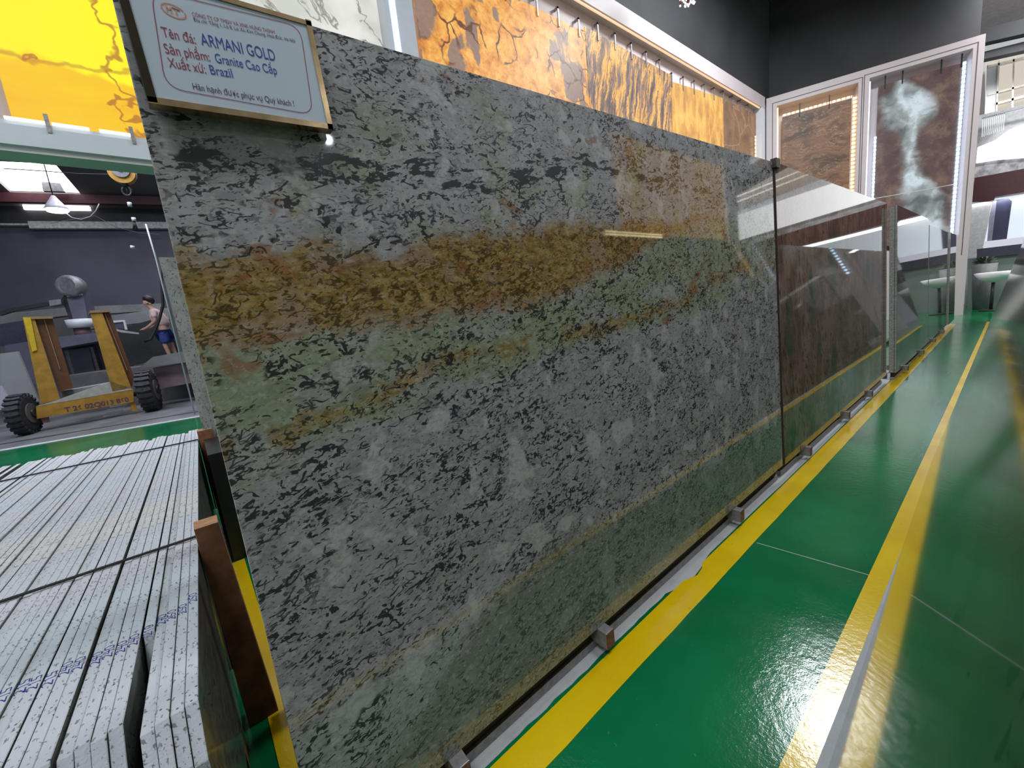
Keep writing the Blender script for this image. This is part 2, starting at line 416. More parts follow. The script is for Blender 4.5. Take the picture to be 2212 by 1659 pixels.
# painted lines and the bare concrete strips beside the racks
def line(name, m, pts, z=.002):
    return struct(MB().prism([(x, y, .0) for x, y in pts], (0, 0, z)).build(name, m))
rag = [(-.738+random.uniform(-.0015, .0015), -2+.12*i) for i in range(135)]
chip = [(-.848, -2), (-.848, 1.52), (-.835, 1.56), (-.822, 1.60), (-.83, 1.66), (-.848, 1.70), (-.846, 2.6), (-.845, 13.2)]
line('trim_3', YEL, chip+[p for p in rag[::-1] if p[1] < 13.2])
line('trim_4', YEL, [(-.31, -2), (-.247, -2), (-.247, 13.4), (-.31, 13.4)])
line('trim_5', CONC, [(-1.0, .0)]+[(-.858-random.uniform(0, .006), .0+.04*i) for i in range(36)]+[(-.84, 1.47), (-.828, 1.58), (-.835, 1.66), (-.85, 1.74)]+[(-.852-random.uniform(0, .005), 1.8+.2*i) for i in range(57)]+[(-1.0, 13.2)], .0012)
line('trim_6', CONC, [(-.247, -2), (-.15, -2), (-.15, 3.6), (-.247, 3.6)], .0012)
line('trim_7', YEL, [(-2.78, -.012), (-1.0, -.012), (-1.0, .052), (-2.78, .052)])
line('trim_8', CONC, [(-.73, 2.02), (-.31, 2.06), (-.31, 2.064), (-.73, 2.024)], .0008)

# ------------------------------------------------------------------ walls, mezzanine box, ceiling
XW = -4.7
ZB, ZT = 2.85, 6.40
TOPR = 6.10
wb = MB()
wb.box(-4.92, XW-.20, -3.0, 13.6, ZB, ZT)                     # box behind the recesses
wb.box(XW-.22, XW, -3.0, 13.75, TOPR, ZT)                     # head
struct(wb.build('wall_left', WHITE))
struct(MB().box(XW-.22, XW+.02, -3.0, 13.75, ZB+.02, 3.02).box(XW-.02, XW+.03, -3.0, 13.75, ZB, 2.99).build('trim_9', FASC))
struct(MB().box(-4.92, XW+.0, -3.0, 13.75, ZB-.04, ZB+.0).build('trim_10', SOFF))
DIV = plain('lit_white_mullion', (.72, .76, .84), .4, var=.02)
for k, (a, b_) in enumerate(((-3.0, -2.4), (2.50, 2.86), (13.5, 13.75))):
    struct(MB().box(XW-.22, XW, a, b_, 3.02, TOPR).build('trim_%d' % (11+k), DIV))
struct(MB().box(XW-.22, XW, .22, .34, 3.02, TOPR).build('trim_14', DIV))
struct(MB().box(-4.99, XW, 1.2, 13.75, 0, ZB-.04).build('wall_low', WHITE))
# far wall, turned 22 degrees
A = on_z((1660, 212), ZT); B = on_z((2130, 72), ZT); ef = (B-A); ef.z = 0; LF = ef.length; ef.normalize()
MF = frame((A.x, A.y, 0), ef, (0, 0, 1))       # local x along the wall, local y into it, z up
fw = empty('wall_far', M=MF); fw['kind'] = 'structure'
REC = [(.20, 1.96, 6.14), (2.18, 4.03, 6.17)]
fb = MB(); fb.box(-.05, LF, .40, .75, 0, ZT)
xs = [-.05, REC[0][0], REC[0][1], REC[1][0], REC[1][1], LF]
for i in (0, 2, 4): fb.box(xs[i], xs[i+1], 0, .40, 0, ZT)
for (a, b_, t) in REC:
    fb.box(a, b_, 0, .40, t, ZT); fb.box(a, b_, 0, .40, 0, 1.9)
fb.build('wall_panel', WHITE, fw)
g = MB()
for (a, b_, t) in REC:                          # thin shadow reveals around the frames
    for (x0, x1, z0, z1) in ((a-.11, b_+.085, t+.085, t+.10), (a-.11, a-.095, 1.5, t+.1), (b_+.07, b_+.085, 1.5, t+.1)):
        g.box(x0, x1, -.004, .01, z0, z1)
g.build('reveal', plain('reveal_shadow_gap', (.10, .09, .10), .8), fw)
struct(MB().box(-6.3, 9, -6.5, 24, 8.9, 9.1).build('ceiling', CEIL))
for i, y in enumerate((4.3, 8.4, 12.5, 16.6)):
    struct(MB().box(-4.6, 8, y, y+.25, 8.3, 8.6).build('trim_%d' % (20+i), CEIL))
struct(MB().box(-5.0, -4.75, -3.0, 16, 6.4, 9.0).build('wall_upper', CEIL))
struct(MB().prism([MF@Vector((-.3, .3, 6.4)), MF@Vector((LF+.0, .3, 6.4)), MF@Vector((LF+.0, .3, 9.0)), MF@Vector((-.3, .3, 9.0))], (0, .15, 0)).build('wall_upper_far', CEIL))
# right side wall opposite with a warm lit bay
RW = 3.4
struct(MB().box(RW, RW+.3, -6.5, 13.6, 0, 9.0).build('wall_right', plain('grey_right_wall', (.30, .30, .31), .5, var=.05, scale=1)))
struct(MB().box(-4.7, RW+.3, -6.9, -6.5, 0, 9.0).build('wall_near', plain('grey_back_wall', (.22, .22, .23), .6, var=.05, scale=1)))

# ------------------------------------------------------------------ workshop hall beyond
def hall_box(name, m, a0, a1, b0, b1, z0, z1, parent=None):
    return MB().prism([HP(a0, b0, z0), HP(a1, b0, z0), HP(a1, b1, z0), HP(a0, b1, z0)], (0, 0, z1-z0)).build(name, m, parent)
BW = 20.0
struct(hall_box('wall_workshop', BLUEW, -14, 8, BW, BW+.2, 0, 5.85))
struct(hall_box('wall_workshop_base', plain('grey_block_wall', (.12, .12, .125), .7, var=.2, scale=1), -14, 8, BW-.12, BW, 0, 3.0))
struct(hall_box('trim_30', plain('pale_gutter', (.45, .45, .46), .6, var=.25, scale=10), -7.1, 8, BW-.25, BW-.02, 5.75, 5.98))
struct(hall_box('trim_31', plain('pale_gutter_thin', (.45, .45, .46), .6, var=.25, scale=10), -14, -7.1+1.4, BW-.2, BW-.02, 5.86, 5.92))
struct(hall_box('wall_workshop_top', plain('dark_ribbed_sheet', (.045, .045, .05), .6, var=.3, scale=2), -14, 8, BW+.2, BW+.4, 5.5, 9.5))
struct(hall_box('wall_workshop_end', BLUEW, 8, 8.2, 9.3, BW, 0, 9))
struct(hall_box('wall_workshop_side', BLUEW, -14.2, -14, 6.3, BW, 0, 9))
# roof rising towards the viewer, with a skylight
zr = lambda b: 6.62+(BW-b)*.32
sk = [on_v((9, 349), HP(0, BW-4.2), u), on_v((160, 360), HP(0, BW-4.2), u), on_v((25, 419), HP(0, BW-.3), u), on_v((176, 421), HP(0, BW-.3), u)]
def roofpt(p):                                  # intersection with the sloping roof
    n = Vector(HP(0, -.32, 0)); d = ray(p); c = Vector((0, 0, CH))
    # plane z = 6.62 + (BW - v.P)*.32
    t = (6.62+BW*.32-CH)/(d.z+.32*d.dot(v)); return c+d*t
r0 = roofpt((9, 349)); r1 = roofpt((160, 358)); r2 = roofpt((176, 421)); r3 = roofpt((26, 419))
def ab(P): return P.dot(u), P.dot(v)
a0, b0 = ab(r3); a1, b1_ = ab(r2); b2 = max(5.5, min(ab(r0)[1], ab(r1)[1]))
def roof(a0, a1, b0, b1, m, name, up=0.0):
    return struct(MB().prism([HP(a0, b0, zr(b0)+up), HP(a1, b0, zr(b0)+up), HP(a1, b1, zr(b1)+up), HP(a0, b1, zr(b1)+up)], (0, 0, .08)).build(name, m))
roof(-14.2, a0, 6, BW+.3, HALLR, 'ceiling_workshop_a'); roof(a1, 8.2, 9.3, BW+.3, HALLR, 'ceiling_workshop_b')
roof(a0, a1, max(b0, b1_), BW+.3, HALLR, 'ceiling_workshop_c'); roof(a0, a1, 5, b2, HALLR, 'ceiling_workshop_d')
SKY = glow('skylight_glow', (1.0, .97, 1.0), 6.0)
MB().prism([HP(a0, b2, zr(b2)+.1), HP(a1, b2, zr(b2)+.1), HP(a1, max(b0, b1_), zr(max(b0, b1_))+.1), HP(a0, max(b0, b1_), zr(max(b0, b1_))+.1)], (0, 0, .02)).build('window_1', SKY)['kind'] = 'structure'
bz0 = on_v((150, 440), HP(0, BW-.6), u)[1]; bz1 = on_v((150, 421), HP(0, BW-.6), u)[1]
struct(hall_box('trim_32', BEAMM, -14, 8, BW-.7, BW-.5, bz0, bz1))
l0 = on_v((29, 435), HP(0, BW-.4), u); l1 = on_v((180, 444), HP(0, BW-.4), u)
o = hall_box('window_2', glow('clerestory_glow', (1.0, .93, .95), 4.0), l0[0], l1[0], BW+.1, BW+.2, l1[1]-.02, l1[1]+.22); o['kind'] = 'structure'
# board seen dark through the skylight
pp = roofpt((118, 405))
t = MB().prism([pp+u*-.25+Vector((0, 0, -.16)), pp+u*.25+Vector((0, 0, -.16)), pp+u*.20+Vector((0, 0, .10)), pp+u*-.22+Vector((0, 0, .12))], v*-.15).build('roof_vent', GMET)
tag(t, 'grey boxy vent standing in front of the bright skylight', 'vent')

def on_h(p, b):                                 # point on the hall plane at depth b
    a, z = on_v(p, HP(0, b), u); return HP(a, b, z)
# pendant work lamp
lp = on_h((123, 453), 15.0)
r = empty('pendant_lamp', lp); tag(r, 'white conical work lamp glowing under the skylight', 'lamp')
MB().tube([(0, 0, .0), (0, 0, .10), (0, 0, .26), (0, 0, .34)], [.24, .18, .08, .035], 24).build('lamp_shade', plain('white_lamp_shade', (.6, .55, .65), .4), r)
MB().cyl((0, 0, -.05), (0, 0, -.005), .19, .225).build('diffuser', glow('lamp_diffuser_glow', (.95, .97, 1), 9.0), r)
MB().tube([(0, 0, .34), (0, 0, 1.6)], .012, 6).build('cable', BLACKM, r)
t = MB().tube([on_h(p, 15) for p in [(140, 458), (155, 470), (175, 474), (195, 468), (207, 455), (214, 440)]], .011, 6).build('hanging_cable', plain('grey_cable', (.30, .29, .32), .5)); tag(t, 'pale cable looping from the conical work lamp', 'cable')
t = MB().tube([on_h(p, 14.2) for p in [(8, 364), (90, 369), (165, 375), (245, 377), (310, 371)]], .012, 6).build('hoist_wire', DARKM); tag(t, 'thin dark wire stretched across the skylight to the hoist pulley', 'cable')
t = MB().tube([on_h(p, 19.6) for p in [(110, 482), (190, 468), (205, 466), (250, 490), (300, 503), (345, 506)]], .009, 6).build('sagging_wire', plain('grey_cable', (.3, .3, .3), .5)); tag(t, 'thin wire sagging below the hoist chain against the dark wall top', 'cable')
# hoist pulley with hook and pendant switch
hp = on_h((264, 373), 11.0)
r = empty('hoist_pulley', M=frame(hp, u, (0, 0, 1))); tag(r, 'yellow hoist pulley with grey disc and hanging hook', 'hoist')
MB().cyl((0, -.06, 0), (0, .06, 0), .21, n=28).build('housing', plain('hoist_yellow', (.46, .23, .03), .5), r)
MB().cyl((0, -.09, .03), (0, -.05, .03), .14, n=28).cyl((0, -.11, .03), (0, -.08, .03), .04, n=12).build('disc', GMET, r)
def loc(o, P): return o.matrix_world.inverted() @ P
bpy.context.view_layer.update()
MB().tube([(0, 0, .2), (0, 0, 3.6)], .02, 6).build('suspension_rod', DARKM, r)
h1 = loc(r, on_h((268, 392), 11)); h2 = loc(r, on_h((272, 403), 11)); h3 = loc(r, on_h((276, 423), 11))
MB().tube([h1, h2], .05, 8).build('shackle', DARKM, r)
ring = [h2+(h3-h2)*(.5-.5*math.cos(t_*PI*2/11))+Vector((.07*math.sin(t_*PI*2/11), 0, 0)) for t_ in range(11)]
MB().tube(ring, .022, 6).build('hook', DARKM, r)
r = empty('pendant_switch', on_h((288, 478), 11)); tag(r, 'small hanging control switch on a cable beside the blue-grey wall', 'switch')
P = lambda *q: [on_h(p, 11)-on_h((288, 478), 11) for p in q]
MB().tube(P((279, 437), (281, 446)), .035, 8).build('switch_box', PLASTW, r)
MB().tube(P((288, 470), (290, 478)), .035, 8).build('switch_box', PLASTW, r)
MB().tube(P((267, 380), (279, 437)), .008, 6).build('cable', BLACKM, r)
MB().tube(P((290, 478), (289, 495)), .018, 6).tube(P((290, 478), (296, 496)), .018, 6).build('cable', BLACKM, r)
MB().tube(P((286, 531), (286, 537)), .035, 8).build('bulb', PLASTW, r)
r = MB().tube([on_h((315, 484), 9.8), on_h((337, 558), 9.8), Vector((on_h((337, 558), 9.8).x, on_h((337, 558), 9.8).y, 0))], .014, 6).build('steel_pole', PLASTW); tag(r, 'thin pale rod rising beside the edge of the large granite slab', 'pole')

# ------------------------------------------------------------------ bridge saw machine
MBB = 15.0
r = empty('bridge_saw', HP(0, MBB)); tag(r, 'purple-grey stone sawing machine with round motor head behind the yellow cart', 'machine')
O = HP(0, MBB)
def pr(name, m, pts, b, d=.5, parent=r, mi=None):  # outline traced on the hall plane b, thick d
    return MB().prism([on_h(p, b)-O for p in pts], v*d).build(name, m, parent)
pr('column', MACH, [(140, 630), (178, 628), (190, 692), (160, 697)], MBB, .55)
pr('column_side', DARKM, [(133, 645), (143, 632), (161, 697), (150, 690)], MBB+.1, .4)
mc = on_h((154, 618), MBB)-O
MB().tube([mc-v*.16-u*.02, mc-v*.12, mc+v*.1, mc+v*.16], [.20, .27, .28, .2], 28).build('motor_cap', GMET, r)
pr('motor_band', PLASTW, [(143, 635), (176, 631), (177, 637), (145, 641)], MBB-.05, .1)
wc = on_h((174, 700), MBB-.3)-O
MB().cyl(wc+Vector((0, 0, -.10)), wc+Vector((0, 0, .12)), .25, .27, 28).build('blade_guard', PLASTW, r)
MB().cyl(wc+Vector((0, 0, -.30)), wc+Vector((0, 0, -.10)), .16, n=20).build('spindle', plain('pinkish_spindle', (.2, .12, .12), .5), r)
pr('arm', DARKM, [(0, 672), (30, 665), (105, 651), (105, 660), (30, 672), (0, 682)], MBB, .1)
pr('arm_box', GMET, [(105, 649), (131, 646), (132, 657), (107, 661)], MBB-.1, .3)
pr('rail', plain('grey_gantry_rail', (.17, .17, .17), .6, var=.2, scale=2), [(0, 678), (140, 664), (352, 655), (356, 670), (140, 682), (0, 700)], MBB+1.6, .4)
pr('lower_rail', plain('pale_gantry_rail', (.20, .20, .21), .6, var=.2, scale=2), [(180, 690), (362, 665), (366, 690), (184, 712)], MBB+1.4, .4)
pr('table_top', MACH, [(60, 745), (126, 728), (210, 718), (212, 737), (128, 752), (62, 762)], MBB-.6, 1.4)
pr('body', MACH, [(10, 746), (60, 738), (250, 712), (262, 850), (60, 880), (28, 850)], MBB+.5, 1.2)
pr('door_frame', GMET, [(138, 757), (200, 749), (215, 800), (158, 815)], MBB+.3, .15)
pr('door', MACH, [(147, 757), (192, 752), (205, 803), (162, 811)], MBB+.24, .05)
pr('dark_side', plain('dark_blue_panel', (.04, .037, .07), .6), [(0, 700), (52, 692), (58, 742), (0, 748)], MBB+.9, .2)
pr('bed', DARKM, [(250, 712), (330, 690), (372, 735), (376, 768), (280, 790), (262, 770)], MBB+.2, .5)
pr('control_bar', plain('pale_steel', (.45, .45, .45), .4, .5), [(241, 709), (262, 713), (300, 719), (300, 722), (262, 718), (242, 712)], MBB-.6, .05)
pr('screen', plain('dark_screen', (.07, .07, .10), .3), [(240, 696), (266, 694), (270, 711), (243, 708)], MBB-.5, .06)
pr('screen_frame', PLASTW, [(237, 693), (269, 691), (275, 712), (270, 712), (266, 695), (238, 698)], MBB-.54, .04)
t = MB().tube([on_h(p, 12.2) for p in [(346, 560), (350, 622), (352, 660), (344, 690), (336, 712), (326, 733), (312, 738)]], .03, 8).build('hose', BLACKM); tag(t, 'thick black hose hanging in front of the worker', 'hose')

# raised plinths and slabs lying round the machine
def blk(name, m, pts, b, d, label, cat, kind=None):
    o = MB().prism([on_h(p, b) for p in pts], v*d).build(name, m)
    if kind: o['kind'] = kind
    else: tag(o, label, cat)
    return o
blk('concrete_plinth', plain('pale_concrete_plinth', (.19, .19, .20), .7, var=.15, scale=3), [(330, 771), (402, 758), (408, 782), (300, 795)], 12.0, 1.2, 'pale grey concrete block the worker stands behind', 'plinth')
blk('pink_stone_bed', plain('pinkish_paving', (.24, .17, .18), .7, var=.15, scale=3), [(330, 795), (410, 783), (420, 826), (345, 840)], 12.2, .3, 'pinkish dusty stone bed at the right of the yellow cart', 'stone')
blk('pale_stone_slab', plain('pale_grey_slab', (.27, .27, .28), .6, var=.05, scale=2), [(0, 764), (38, 759), (86, 873), (40, 880), (0, 884)], 12.4, .06, 'pale grey stone slab leaning behind the left cart wheel', 'slab')
blk('narrow_stone_slab', plain('lilac_white_slab', (.42, .42, .52), .6, var=.05, scale=2), [(0, 833), (22, 868), (22, 890), (0, 886)], 12.0, .06, 'narrow lilac white stone slab leaning at the far left edge', 'slab')

# ------------------------------------------------------------------ yellow slab cart
w0 = on_z((60, 938)); w1 = on_z((315, 890)); ec = (w1-w0).normalized()
MC = frame(w0, ec, (0, 0, 1)); r = empty('slab_cart', M=MC)
tag(r, 'yellow two wheeled slab cart with upright posts on knobbly tyres', 'cart')
cq = lambda p, off=0.0: on_v(p, w0+Vector((ec.y, -ec.x, 0))*off, ec)
bpy.context.view_layer.update()
def cpr(name, m, pts, y=0.0, d=.1, parent=r):
    n = Vector((ec.y, -ec.x, 0)); q = [on_v(p, w0-n*y, ec) for p in pts]
    return MB().prism([(a, y, z) for a, z in q], (0, d, 0)).build(name, m, parent)
# local +y points away from the viewer
cpr('cross_beam', YPAINT, [(78, 879), (288, 842), (289, 868), (79, 905)], 0, .10)
cpr('beam_top', plain('pale_worn_plate', (.42, .41, .38), .6), [(78, 878), (288, 841), (240, 824), (130, 862)], .02, .08)
cpr('tray', plain('pale_tray', (.33, .33, .34), .6), [(133, 846), (243, 826), (246, 842), (130, 866)], .35, .5)
cpr('post', YPAINT, [(49, 686), (74, 686), (130, 862), (88, 873)], .02, .03)
cpr('reflector', YPB, [(50, 686), (66, 686), (80, 756), (70, 760)], -.003, .02)
cpr('channel', BPAINT, [(74, 688), (113, 686), (158, 838), (128, 846)], .08, .55)
cpr('channel_cap', plain('tan_steel_cap', (.30, .18, .11), .5), [(50, 684), (114, 683), (114, 688), (50, 690)], .0, .6)
cpr('web', plain('tan_steel_cap', (.30, .18, .11), .5), [(93, 686), (95, 686), (131, 798), (129, 798)], .06, .02)
cpr('post', YPAINT, [(194, 673), (218, 669), (284, 838), (243, 846)], .02, .03)
cpr('channel', BPAINT, [(218, 676), (238, 676), (290, 815), (284, 838)], .08, .55)
cpr('channel_cap', plain('tan_steel_cap', (.30, .18, .11), .5), [(193, 671), (237, 669), (238, 674), (194, 676)], .0, .6)
cpr('web', plain('tan_steel_cap', (.30, .18, .11), .5), [(226, 678), (228, 678), (276, 800), (274, 800)], .06, .02)
cpr('support_foot', RUST, [(88, 902), (105, 899), (108, 912), (92, 914)], .03, .1)
cpr('support_foot', YPAINT, [(281, 868), (292, 866), (297, 888), (285, 888)], .03, .1)
a_, z_ = cq((128, 892)); ang = 0
zc = (cq((190, 873))[1]); 
text('T 26 02Q013 860', .13, BLKI, r, 'serial_lettering', loc=(cq((140, 888))[0], -.004, cq((140, 888))[1]-.02), bold=.003, sx=1.0)
def wheel(x, rad, wdt, tilt=0):
    wr = empty('wheel', (x, .05, rad)); wr.parent = r; wr.rotation_euler = (0, 0, tilt)
    k = MB()
    k.tube([(-wdt/2, 0, 0), (-wdt/2+.03, 0, 0), (0, 0, 0), (wdt/2-.03, 0, 0), (wdt/2, 0, 0)], [rad*.80, rad*.93, rad*.95, rad*.93, rad*.80], 36)
    for j in range(22):
        t_ = j*2*PI/22
        for s_ in (-1, 1):
            c_ = Vector((s_*wdt*.23, math.sin(t_)*rad*.94, math.cos(t_)*rad*.94))
            d_ = Vector((0, math.cos(t_), -math.sin(t_)))*rad*.08
            k.bar(c_-Vector((wdt*.24, 0, 0))-d_*s_*.3, c_+Vector((wdt*.24, 0, 0))+d_*s_*.3, rad*.15, rad*.14, up=(0, math.sin(t_), math.cos(t_)))
    k.build('tyre', TYRE, wr)
    MB().cyl((-wdt/2-.015, 0, 0), (wdt/2+.015, 0, 0), rad*.5).build('rim', plain('dirty_rim', (.14, .13, .12), .6), wr)
    MB().cyl((wdt/2, 0, 0), (wdt/2+.05, 0, 0), rad*.2).build('hub', DARKM, wr)
xl = cq((52, 900))[0]; xr = cq((318, 850))[0]
wheel(xl, .385, .22, -.35); wheel(xr+.04, .45, .26, -.30)
MB().cyl((xl, .1, .42), (xr, .1, .42), .05).build('axle', DARKM, r)
k = MB()
for i in range(5):
    a0_, z0_ = cq((226+i*5, 905-i*7)); k.box(a0_, a0_+.28, .4, .44, z0_, z0_+.03)
k.build('step_plate', plain('pale_step_plate', (.4, .4, .42), .5), r)
t = cpr('red_lamp', glow('red_lamp_glow', (1, .06, .02), .6), [(304, 804), (318, 806), (316, 812), (302, 811)], -.1, .1)

# ------------------------------------------------------------------ worker
PB = 14.2
head = on_h((324, 655), PB); sc_ = 1.0
pr_ = empty('person', head-Vector((0, 0, 1.62))); PO = head-Vector((0, 0, 1.62))
tag(pr_, 'worker in pale pink shirt and blue shorts, head bowed over the saw bed', 'person')
def pp_(a, d, z): return u*a+v*d+Vector((0, 0, z))
def skin(name, m, verts, edges, parent, sub=2, root=0):
    me = bpy.data.meshes.new(name); me.from_pydata([p for p, _ in verts], edges, []); me.materials.append(m)
    o = bpy.data.objects.new(name, me); COL.objects.link(o); o.parent = parent
    s = o.modifiers.new('skin', 'SKIN'); s.use_smooth_shade = True
    for i, (_, rr) in enumerate(verts):
        d = me.skin_vertices[0].data[i]; d.radius = (rr, rr) if not isinstance(rr, tuple) else rr; d.use_root = (i == root)
    ss = o.modifiers.new('sub', 'SUBSURF'); ss.levels = sub; ss.render_levels = sub
    return o
SKIN = plain('skin', (.42, .25, .19), .55, var=.04); SHIRT = plain('pale_pink_cloth', (.52, .36, .36), .8, var=.08)
SHORTS = plain('blue_cloth', (.03, .05, .20), .8, var=.2); HAIR = plain('black_hair', (.012, .01, .01), .5)
bv = [(pp_(.16, 0, .92), .13), (pp_(.12, 0, 1.15), .13), (pp_(.06, 0, 1.36), .12), (pp_(.02, 0, 1.46), .055), (pp_(-.02, 0, 1.54), .06), (pp_(-.05, 0, 1.64), .085), (pp_(-.045, 0, 1.73), .06),
      (pp_(.16, -.11, .86), .09), (pp_(.12, -.12, .48), .06), (pp_(.18, -.12, .08), .04), (pp_(.06, -.12, .035), .035),
      (pp_(.18, .11, .86), .09), (pp_(.2, .12, .48), .06), (pp_(.26, .12, .08), .04), (pp_(.14, .12, .035), .035),
      (pp_(.06, -.19, 1.38), .06), (pp_(.06, -.24, 1.12), .045), (pp_(-.14, -.20, .98), .035), (pp_(-.23, -.17, .95), .03),
      (pp_(.06, .19, 1.38), .06), (pp_(.04, .24, 1.12), .045), (pp_(-.16, .18, 1.0), .035), (pp_(-.25, .15, .97), .03),
      (pp_(-.15, 0, 1.62), .018), (pp_(-.12, -.0, 1.57), .03)]
be = [(0, 1), (1, 2), (2, 3), (3, 4), (4, 5), (5, 6), (0, 7), (7, 8), (8, 9), (9, 10), (0, 11), (11, 12), (12, 13), (13, 14), (2, 15), (15, 16), (16, 17), (17, 18), (2, 19), (19, 20), (20, 21), (21, 22), (5, 23), (4, 24)]
for side, base in ((-1, 18), (1, 22)):
    P0 = bv[base][0]
    for j in range(4):
        bv.append((P0+pp_(-.04, side*(-.02+.015*j), .005-.004*j), .009)); be.append((base, len(bv)-1))
        bv.append((P0+pp_(-.075, side*(-.02+.015*j), -.02-.003*j), .008)); be.append((len(bv)-2, len(bv)-1))
    bv.append((P0+pp_(-.01, side*.04, -.02), .009)); be.append((base, len(bv)-1))
skin('body', SKIN, bv, be, pr_)
skin('shirt', SHIRT, [(pp_(.16, 0, .93), .20), (pp_(.12, 0, 1.16), .20), (pp_(.07, 0, 1.34), .175), (pp_(.035, 0, 1.42), .08), (pp_(.06, -.17, 1.38), .08), (pp_(.06, -.24, 1.20), .065), (pp_(.06, .17, 1.38), .08), (pp_(.05, .24, 1.20), .065)],
     [(0, 1), (1, 2), (2, 3), (2, 4), (4, 5), (2, 6), (6, 7)], pr_)
skin('shorts', SHORTS, [(pp_(.165, 0, .90), .20), (pp_(.16, -.11, .78), .13), (pp_(.13, -.12, .50), .11), (pp_(.18, .11, .78), .13), (pp_(.19, .12, .52), .095)], [(0, 1), (1, 2), (0, 3), (3, 4)], pr_)
k = MB(); k.tube([pp_(-.10, 0, 1.70), pp_(-.07, 0, 1.735), pp_(-.03, 0, 1.745), pp_(.01, 0, 1.72), pp_(.035, 0, 1.66), pp_(.04, 0, 1.60)], [.045, .085, .10, .10, .08, .04], 14)
k.build('hair', HAIR, pr_)
for s_ in (-.035, .035):
    c_ = pp_(-.128, s_, 1.65); MB().cyl(c_, c_+pp_(-.012, 0, 0), .012, .006, 10).build('eye', HAIR, pr_)
for s_ in (-.09, .09): MB().cyl(pp_(-.035, s_, 1.63), pp_(-.03, s_*1.15, 1.64), .028, .02, 10).build('ear', SKIN, pr_)
hall_box('platform', plain('grey_platform', (.10, .10, .105), .7, var=.2, scale=3), -5.0, -1.0, 13.4, 15.2, 0, PO.z-.0)
tag(bpy.data.objects['platform'], 'low grey platform the worker stands on', 'platform')

# ------------------------------------------------------------------ stone slabs standing in racks
def slab(x, y, length, h0, h1, lean, m, side=-1, th=.02, ang=0.0, zb=.1, name='stone_slab', edge=EDGEST, bevel=.0015):
    s, c = math.sin(math.radians(abs(lean))), math.cos(math.radians(abs(lean)))
    ex = Vector((math.sin(ang), math.cos(ang), 0))
    side_v = Vector((-ex.y, ex.x, 0))            # to the left of ex
    ez = side_v*(s if side < 0 else -s)+Vector((0, 0, c))
    M = frame((x, y, zb), ex, ez)
    k = MB(); d = th if side < 0 else -th        # local y points away from the aisle on the left row
    k.hexa([(0, 0, 0), (length, 0, 0), (length, d, 0), (0, d, 0)], [(0, 0, h0), (length, 0, h1), (length, d, h1), (0, d, h0)])
    k.bm.faces.ensure_lookup_table()
    for f in k.bm.faces:
        n = f.normal if f.normal.length else None
    o = k.build(name, m, mats=[edge])
    for p in o.data.polygons:
        if abs(p.normal.y) < .7: p.material_index = 1
    o.matrix_world = M
    if bevel:
        b = o.modifiers.new('edge', 'BEVEL'); b.width = bevel; b.segments = 2; b.limit_method = 'ANGLE'; b.material = 0
    return o, M
XS = -.873
g1, MG = slab(XS, .022, 2.835, 1.757, 1.862, 2, GRANITE, edge=plain('tan_sawn_edge', (.42, .32, .24), .6, var=.2, scale=40), name='granite_slab')
tag(g1, 'large polished grey granite slab with olive and gold bands, nearest in the left row', 'stone slab')
g2, _ = slab(XS+.008, 2.872, 3.33, 1.86, 1.90, 2, BROWNST, edge=plain('dark_sawn_edge', (.05, .03, .03), .6), name='granite_slab')
tag(g2, 'brown and green polished slab next beyond the large grey one', 'stone slab')
g3, _ = slab(-.80, 6.36, 2.62, 1.88, 1.88, 2, GREENST, name='granite_slab', zb=.1)
tag(g3, 'dark green polished slab, third along the left row, in front of a grey edge', 'stone slab')
g3b, _ = slab(-.8215, 6.36, 2.6, 1.87, 1.87, 2, GREYST, name='granite_slab', zb=.1, th=.045)
tag(g3b, 'grey slab close behind the third slab of the left row, its sawn end showing', 'stone slab')
g4, _ = slab(-.80, 9.06, 2.9, 1.80, 1.80, 2, GREYST, name='granite_slab', zb=.1)
tag(g4, 'dark grey polished slab, fourth along the left row', 'stone slab')
g5, _ = slab(-.78, 12.0, 1.2, 1.80, 1.80, 2, GREYST, name='granite_slab', zb=.1, th=.05)
tag(g5, 'thick pale ended slab, last and farthest of the left row', 'stone slab')
# slab kept behind the first one and the tall terrazzo end at its left edge
g6, _ = slab(-.90, .045, 2.8, 1.62, 1.62, 2, GREYST, name='granite_slab'); tag(g6, 'grey slab stored directly behind the large gold banded slab', 'stone slab')
# right row, leaning away
R1, _ = slab(-.195, -.55, 4.1, 1.86, 1.86, 12, MOSSST, side=1, ang=-.0165, zb=.02, name='granite_slab')
tag(R1, 'mossy green polished slab close at the right edge, mirroring the yellow line', 'stone slab')
R2, _ = slab(-.262, 3.58, 3.3, 1.86, 1.86, 12, GREYST, side=1, zb=.02, name='granite_slab')
tag(R2, 'grey polished slab of the right row just beyond the mossy one', 'stone slab')
R3, _ = slab(-.262, 6.92, 3.3, 1.86, 1.86, 12, GREYST, side=1, zb=.02, name='granite_slab')
tag(R3, 'grey polished slab in the middle of the right row', 'stone slab')
R4, _ = slab(-.262, 10.26, 3.3, 1.86, 1.86, 12, GREYST, side=1, zb=.02, name='granite_slab')
tag(R4, 'grey polished slab at the far end of the right row', 'stone slab')

